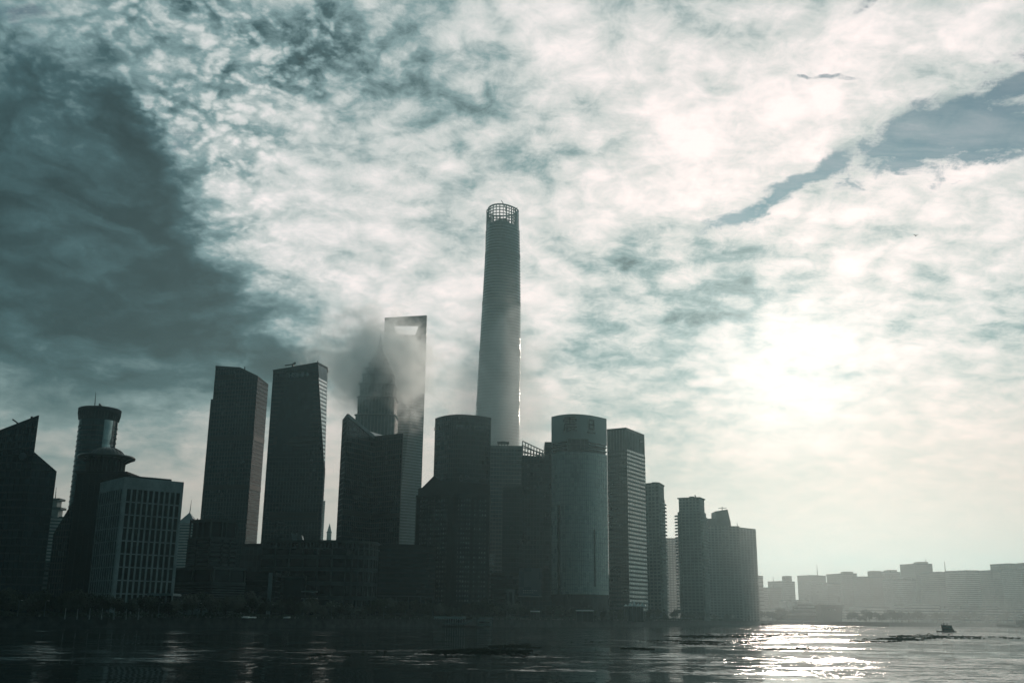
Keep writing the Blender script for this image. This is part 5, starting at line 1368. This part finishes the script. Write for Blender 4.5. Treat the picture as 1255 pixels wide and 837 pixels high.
# ------------------------------------------------------------------ boats
def hull_mb(c, L, Wd, z0, z1, bow=1):
    secs = [(-0.5, 0.75, 0.15), (-0.38, 0.95, 0.0), (0.0, 1.0, -0.05), (0.28, 0.9, 0.05), (0.42, 0.55, 0.22), (0.5, 0.06, 0.42)]
    return MB().loft([[Vector((c.x + bow * u * L, c.y + sx * Wd / 2 * k * w, z + (rise * (z1 - z0) if z > z0 else 0))) for sx, w, z in ((-1, 0.7, z0), (1, 0.7, z0), (1, 1, z1), (-1, 1, z1))] for u, k, rise in secs])
def tug():
    c = on_plane(1159.5, 774.2); L = (at(1170.5, 774, c.y).x - at(1147.3, 774, c.y).x); k = L / 24.0
    t = thing('work_boat', 'dark stubby work boat with tall boxy wheelhouse crossing the bright water', 'boat', c)
    hull_mb(c, L, L * 0.30, -0.5, 1.0 * k, -1).build('hull', 'paint_black', t)
    MB().box(c.x - 0.47 * L, c.x + 0.42 * L, c.y - L * 0.13, c.y + L * 0.13, 0.98 * k, 1.45 * k).build('deck_rail', 'paint_rust', t)
    MB().box(c.x - 4.2 * k, c.x + 8.0 * k, c.y - 2.6 * k, c.y + 2.6 * k, 1.0 * k, 5.2 * k).build('deckhouse', 'paint_rust', t)
    MB().box(c.x + 7.9 * k, c.x + 9.4 * k, c.y - 2.2 * k, c.y + 2.2 * k, 1.0 * k, 3.6 * k).build('aft_house', 'paint_black', t)
    wh = MB().box(c.x - 4.6 * k, c.x + 0.6 * k, c.y - 2.3 * k, c.y + 2.3 * k, 5.15 * k, 8.2 * k).build('wheelhouse', 'paint_rust', t)
    for i in range(4): MB().box(c.x + (-4.3 + 1.2 * i) * k, c.x + (-3.4 + 1.2 * i) * k, c.y - 2.36 * k, c.y - 2.25 * k, 6.4 * k, 7.6 * k).build('window', 'glass_dark', wh)
    for i in range(5): MB().box(c.x + (-3.4 + 2.2 * i) * k, c.x + (-2.2 + 2.2 * i) * k, c.y - 2.66 * k, c.y - 2.55 * k, 2.8 * k, 4.2 * k).build('window', 'glass_dark', t)
    MB().box(c.x - 5.2 * k, c.x + 1.0 * k, c.y - 2.6 * k, c.y + 2.6 * k, 8.15 * k, 8.6 * k).build('wheelhouse_roof', 'paint_black', t)
    MB().box(c.x + 3.2 * k, c.x + 7.6 * k, c.y - 1.6 * k, c.y + 1.6 * k, 5.15 * k, 8.4 * k).build('funnel', 'paint_black', t)
    MB().tube((c.x - 2.0 * k, c.y, 8.4 * k), (c.x - 1.9 * k, c.y, 11.4 * k), 0.45 * k, 0.25 * k).build('mast', 'paint_black', t)
    MB().bar((c.x - 3.1 * k, c.y, 10.0 * k), (c.x - 0.8 * k, c.y, 10.0 * k), 0.5 * k, 0.5 * k).build('mast_arm', 'paint_black', t)
    MB().tube((c.x + 2.2 * k, c.y, 5.2 * k), (c.x + 2.2 * k, c.y, 10.6 * k), 0.6 * k, 0.4 * k).build('mast', 'paint_black', t)
    MB().tube((c.x - 4.6 * k, c.y, 8.4 * k), (c.x - 5.2 * k, c.y, 9.8 * k), 0.3 * k, 0.2 * k).build('search_lamp', 'paint_black', t)
tug()
c = on_plane(1257, 768.6); t = thing('barge', 'low dark barge with small cabin entering beside the far bank', 'boat', c); k = 1.6
hull_mb(c, 46 * k, 8 * k, -0.5, 1.6 * k, -1).build('hull', 'paint_black', t); MB().box(c.x - 6 * k, c.x + 14 * k, c.y - 3 * k, c.y + 3 * k, 1.5 * k, 5.6 * k).build('cabin', 'paint_black', t)
MB().box(c.x - 4 * k, c.x + 12 * k, c.y - 3.06 * k, c.y - 2.95 * k, 3.2 * k, 4.6 * k).build('cabin_window', 'glass_dark', t)
for px, py, lab in ((935.5, 765.6, 'tiny dark sampan under the far bank near the apartment slab'), (943.5, 765.4, 'tiny dark launch with low cabin under the far bank')):
    c = on_plane(px, py + 0.4); t = thing('small_boat', lab, 'boat', c, 'small boats under the far bank')
    hull_mb(c, 9, 2.6, -0.3, 0.9, 1).build('hull', 'paint_black', t); MB().box(c.x - 2.2, c.x + 1.6, c.y - 1, c.y + 1, 0.85, 2.3).build('cabin', 'paint_rust', t)

# ------------------------------------------------------------------ bird in the open sky
c = at(1122.5, 289, 240)
t = thing('bird', 'lone dark bird gliding in the bright cloud over the river', 'bird', c)
sec = [(-0.34, 0.02), (-0.24, 0.07), (-0.05, 0.13), (0.12, 0.12), (0.22, 0.07), (0.28, 0.075), (0.34, 0.02)]
MB().loft([[c + Vector((r * math.cos(k * math.pi / 4), u, r * math.sin(k * math.pi / 4))) for k in range(8)] for u, r in sec]).build('body', 'feather', t, smooth=True)
for s in (-1, 1):
    mb = MB(); top_ = [(0.05, -0.08), (0.25, -0.12), (0.48, -0.06), (0.62, 0.06), (0.45, 0.10), (0.22, 0.12), (0.05, 0.10)]
    mb.loft([[c + Vector((s * x, y, 0.05 + 0.35 * x + dz)) for x, y in (top_ if s < 0 else top_)] for dz in (-0.02, 0.03)]); mb.build('wing', 'feather', t)

for o in scene.objects:
    for k in ('_o', '_root'):
        if k in o: del o[k]
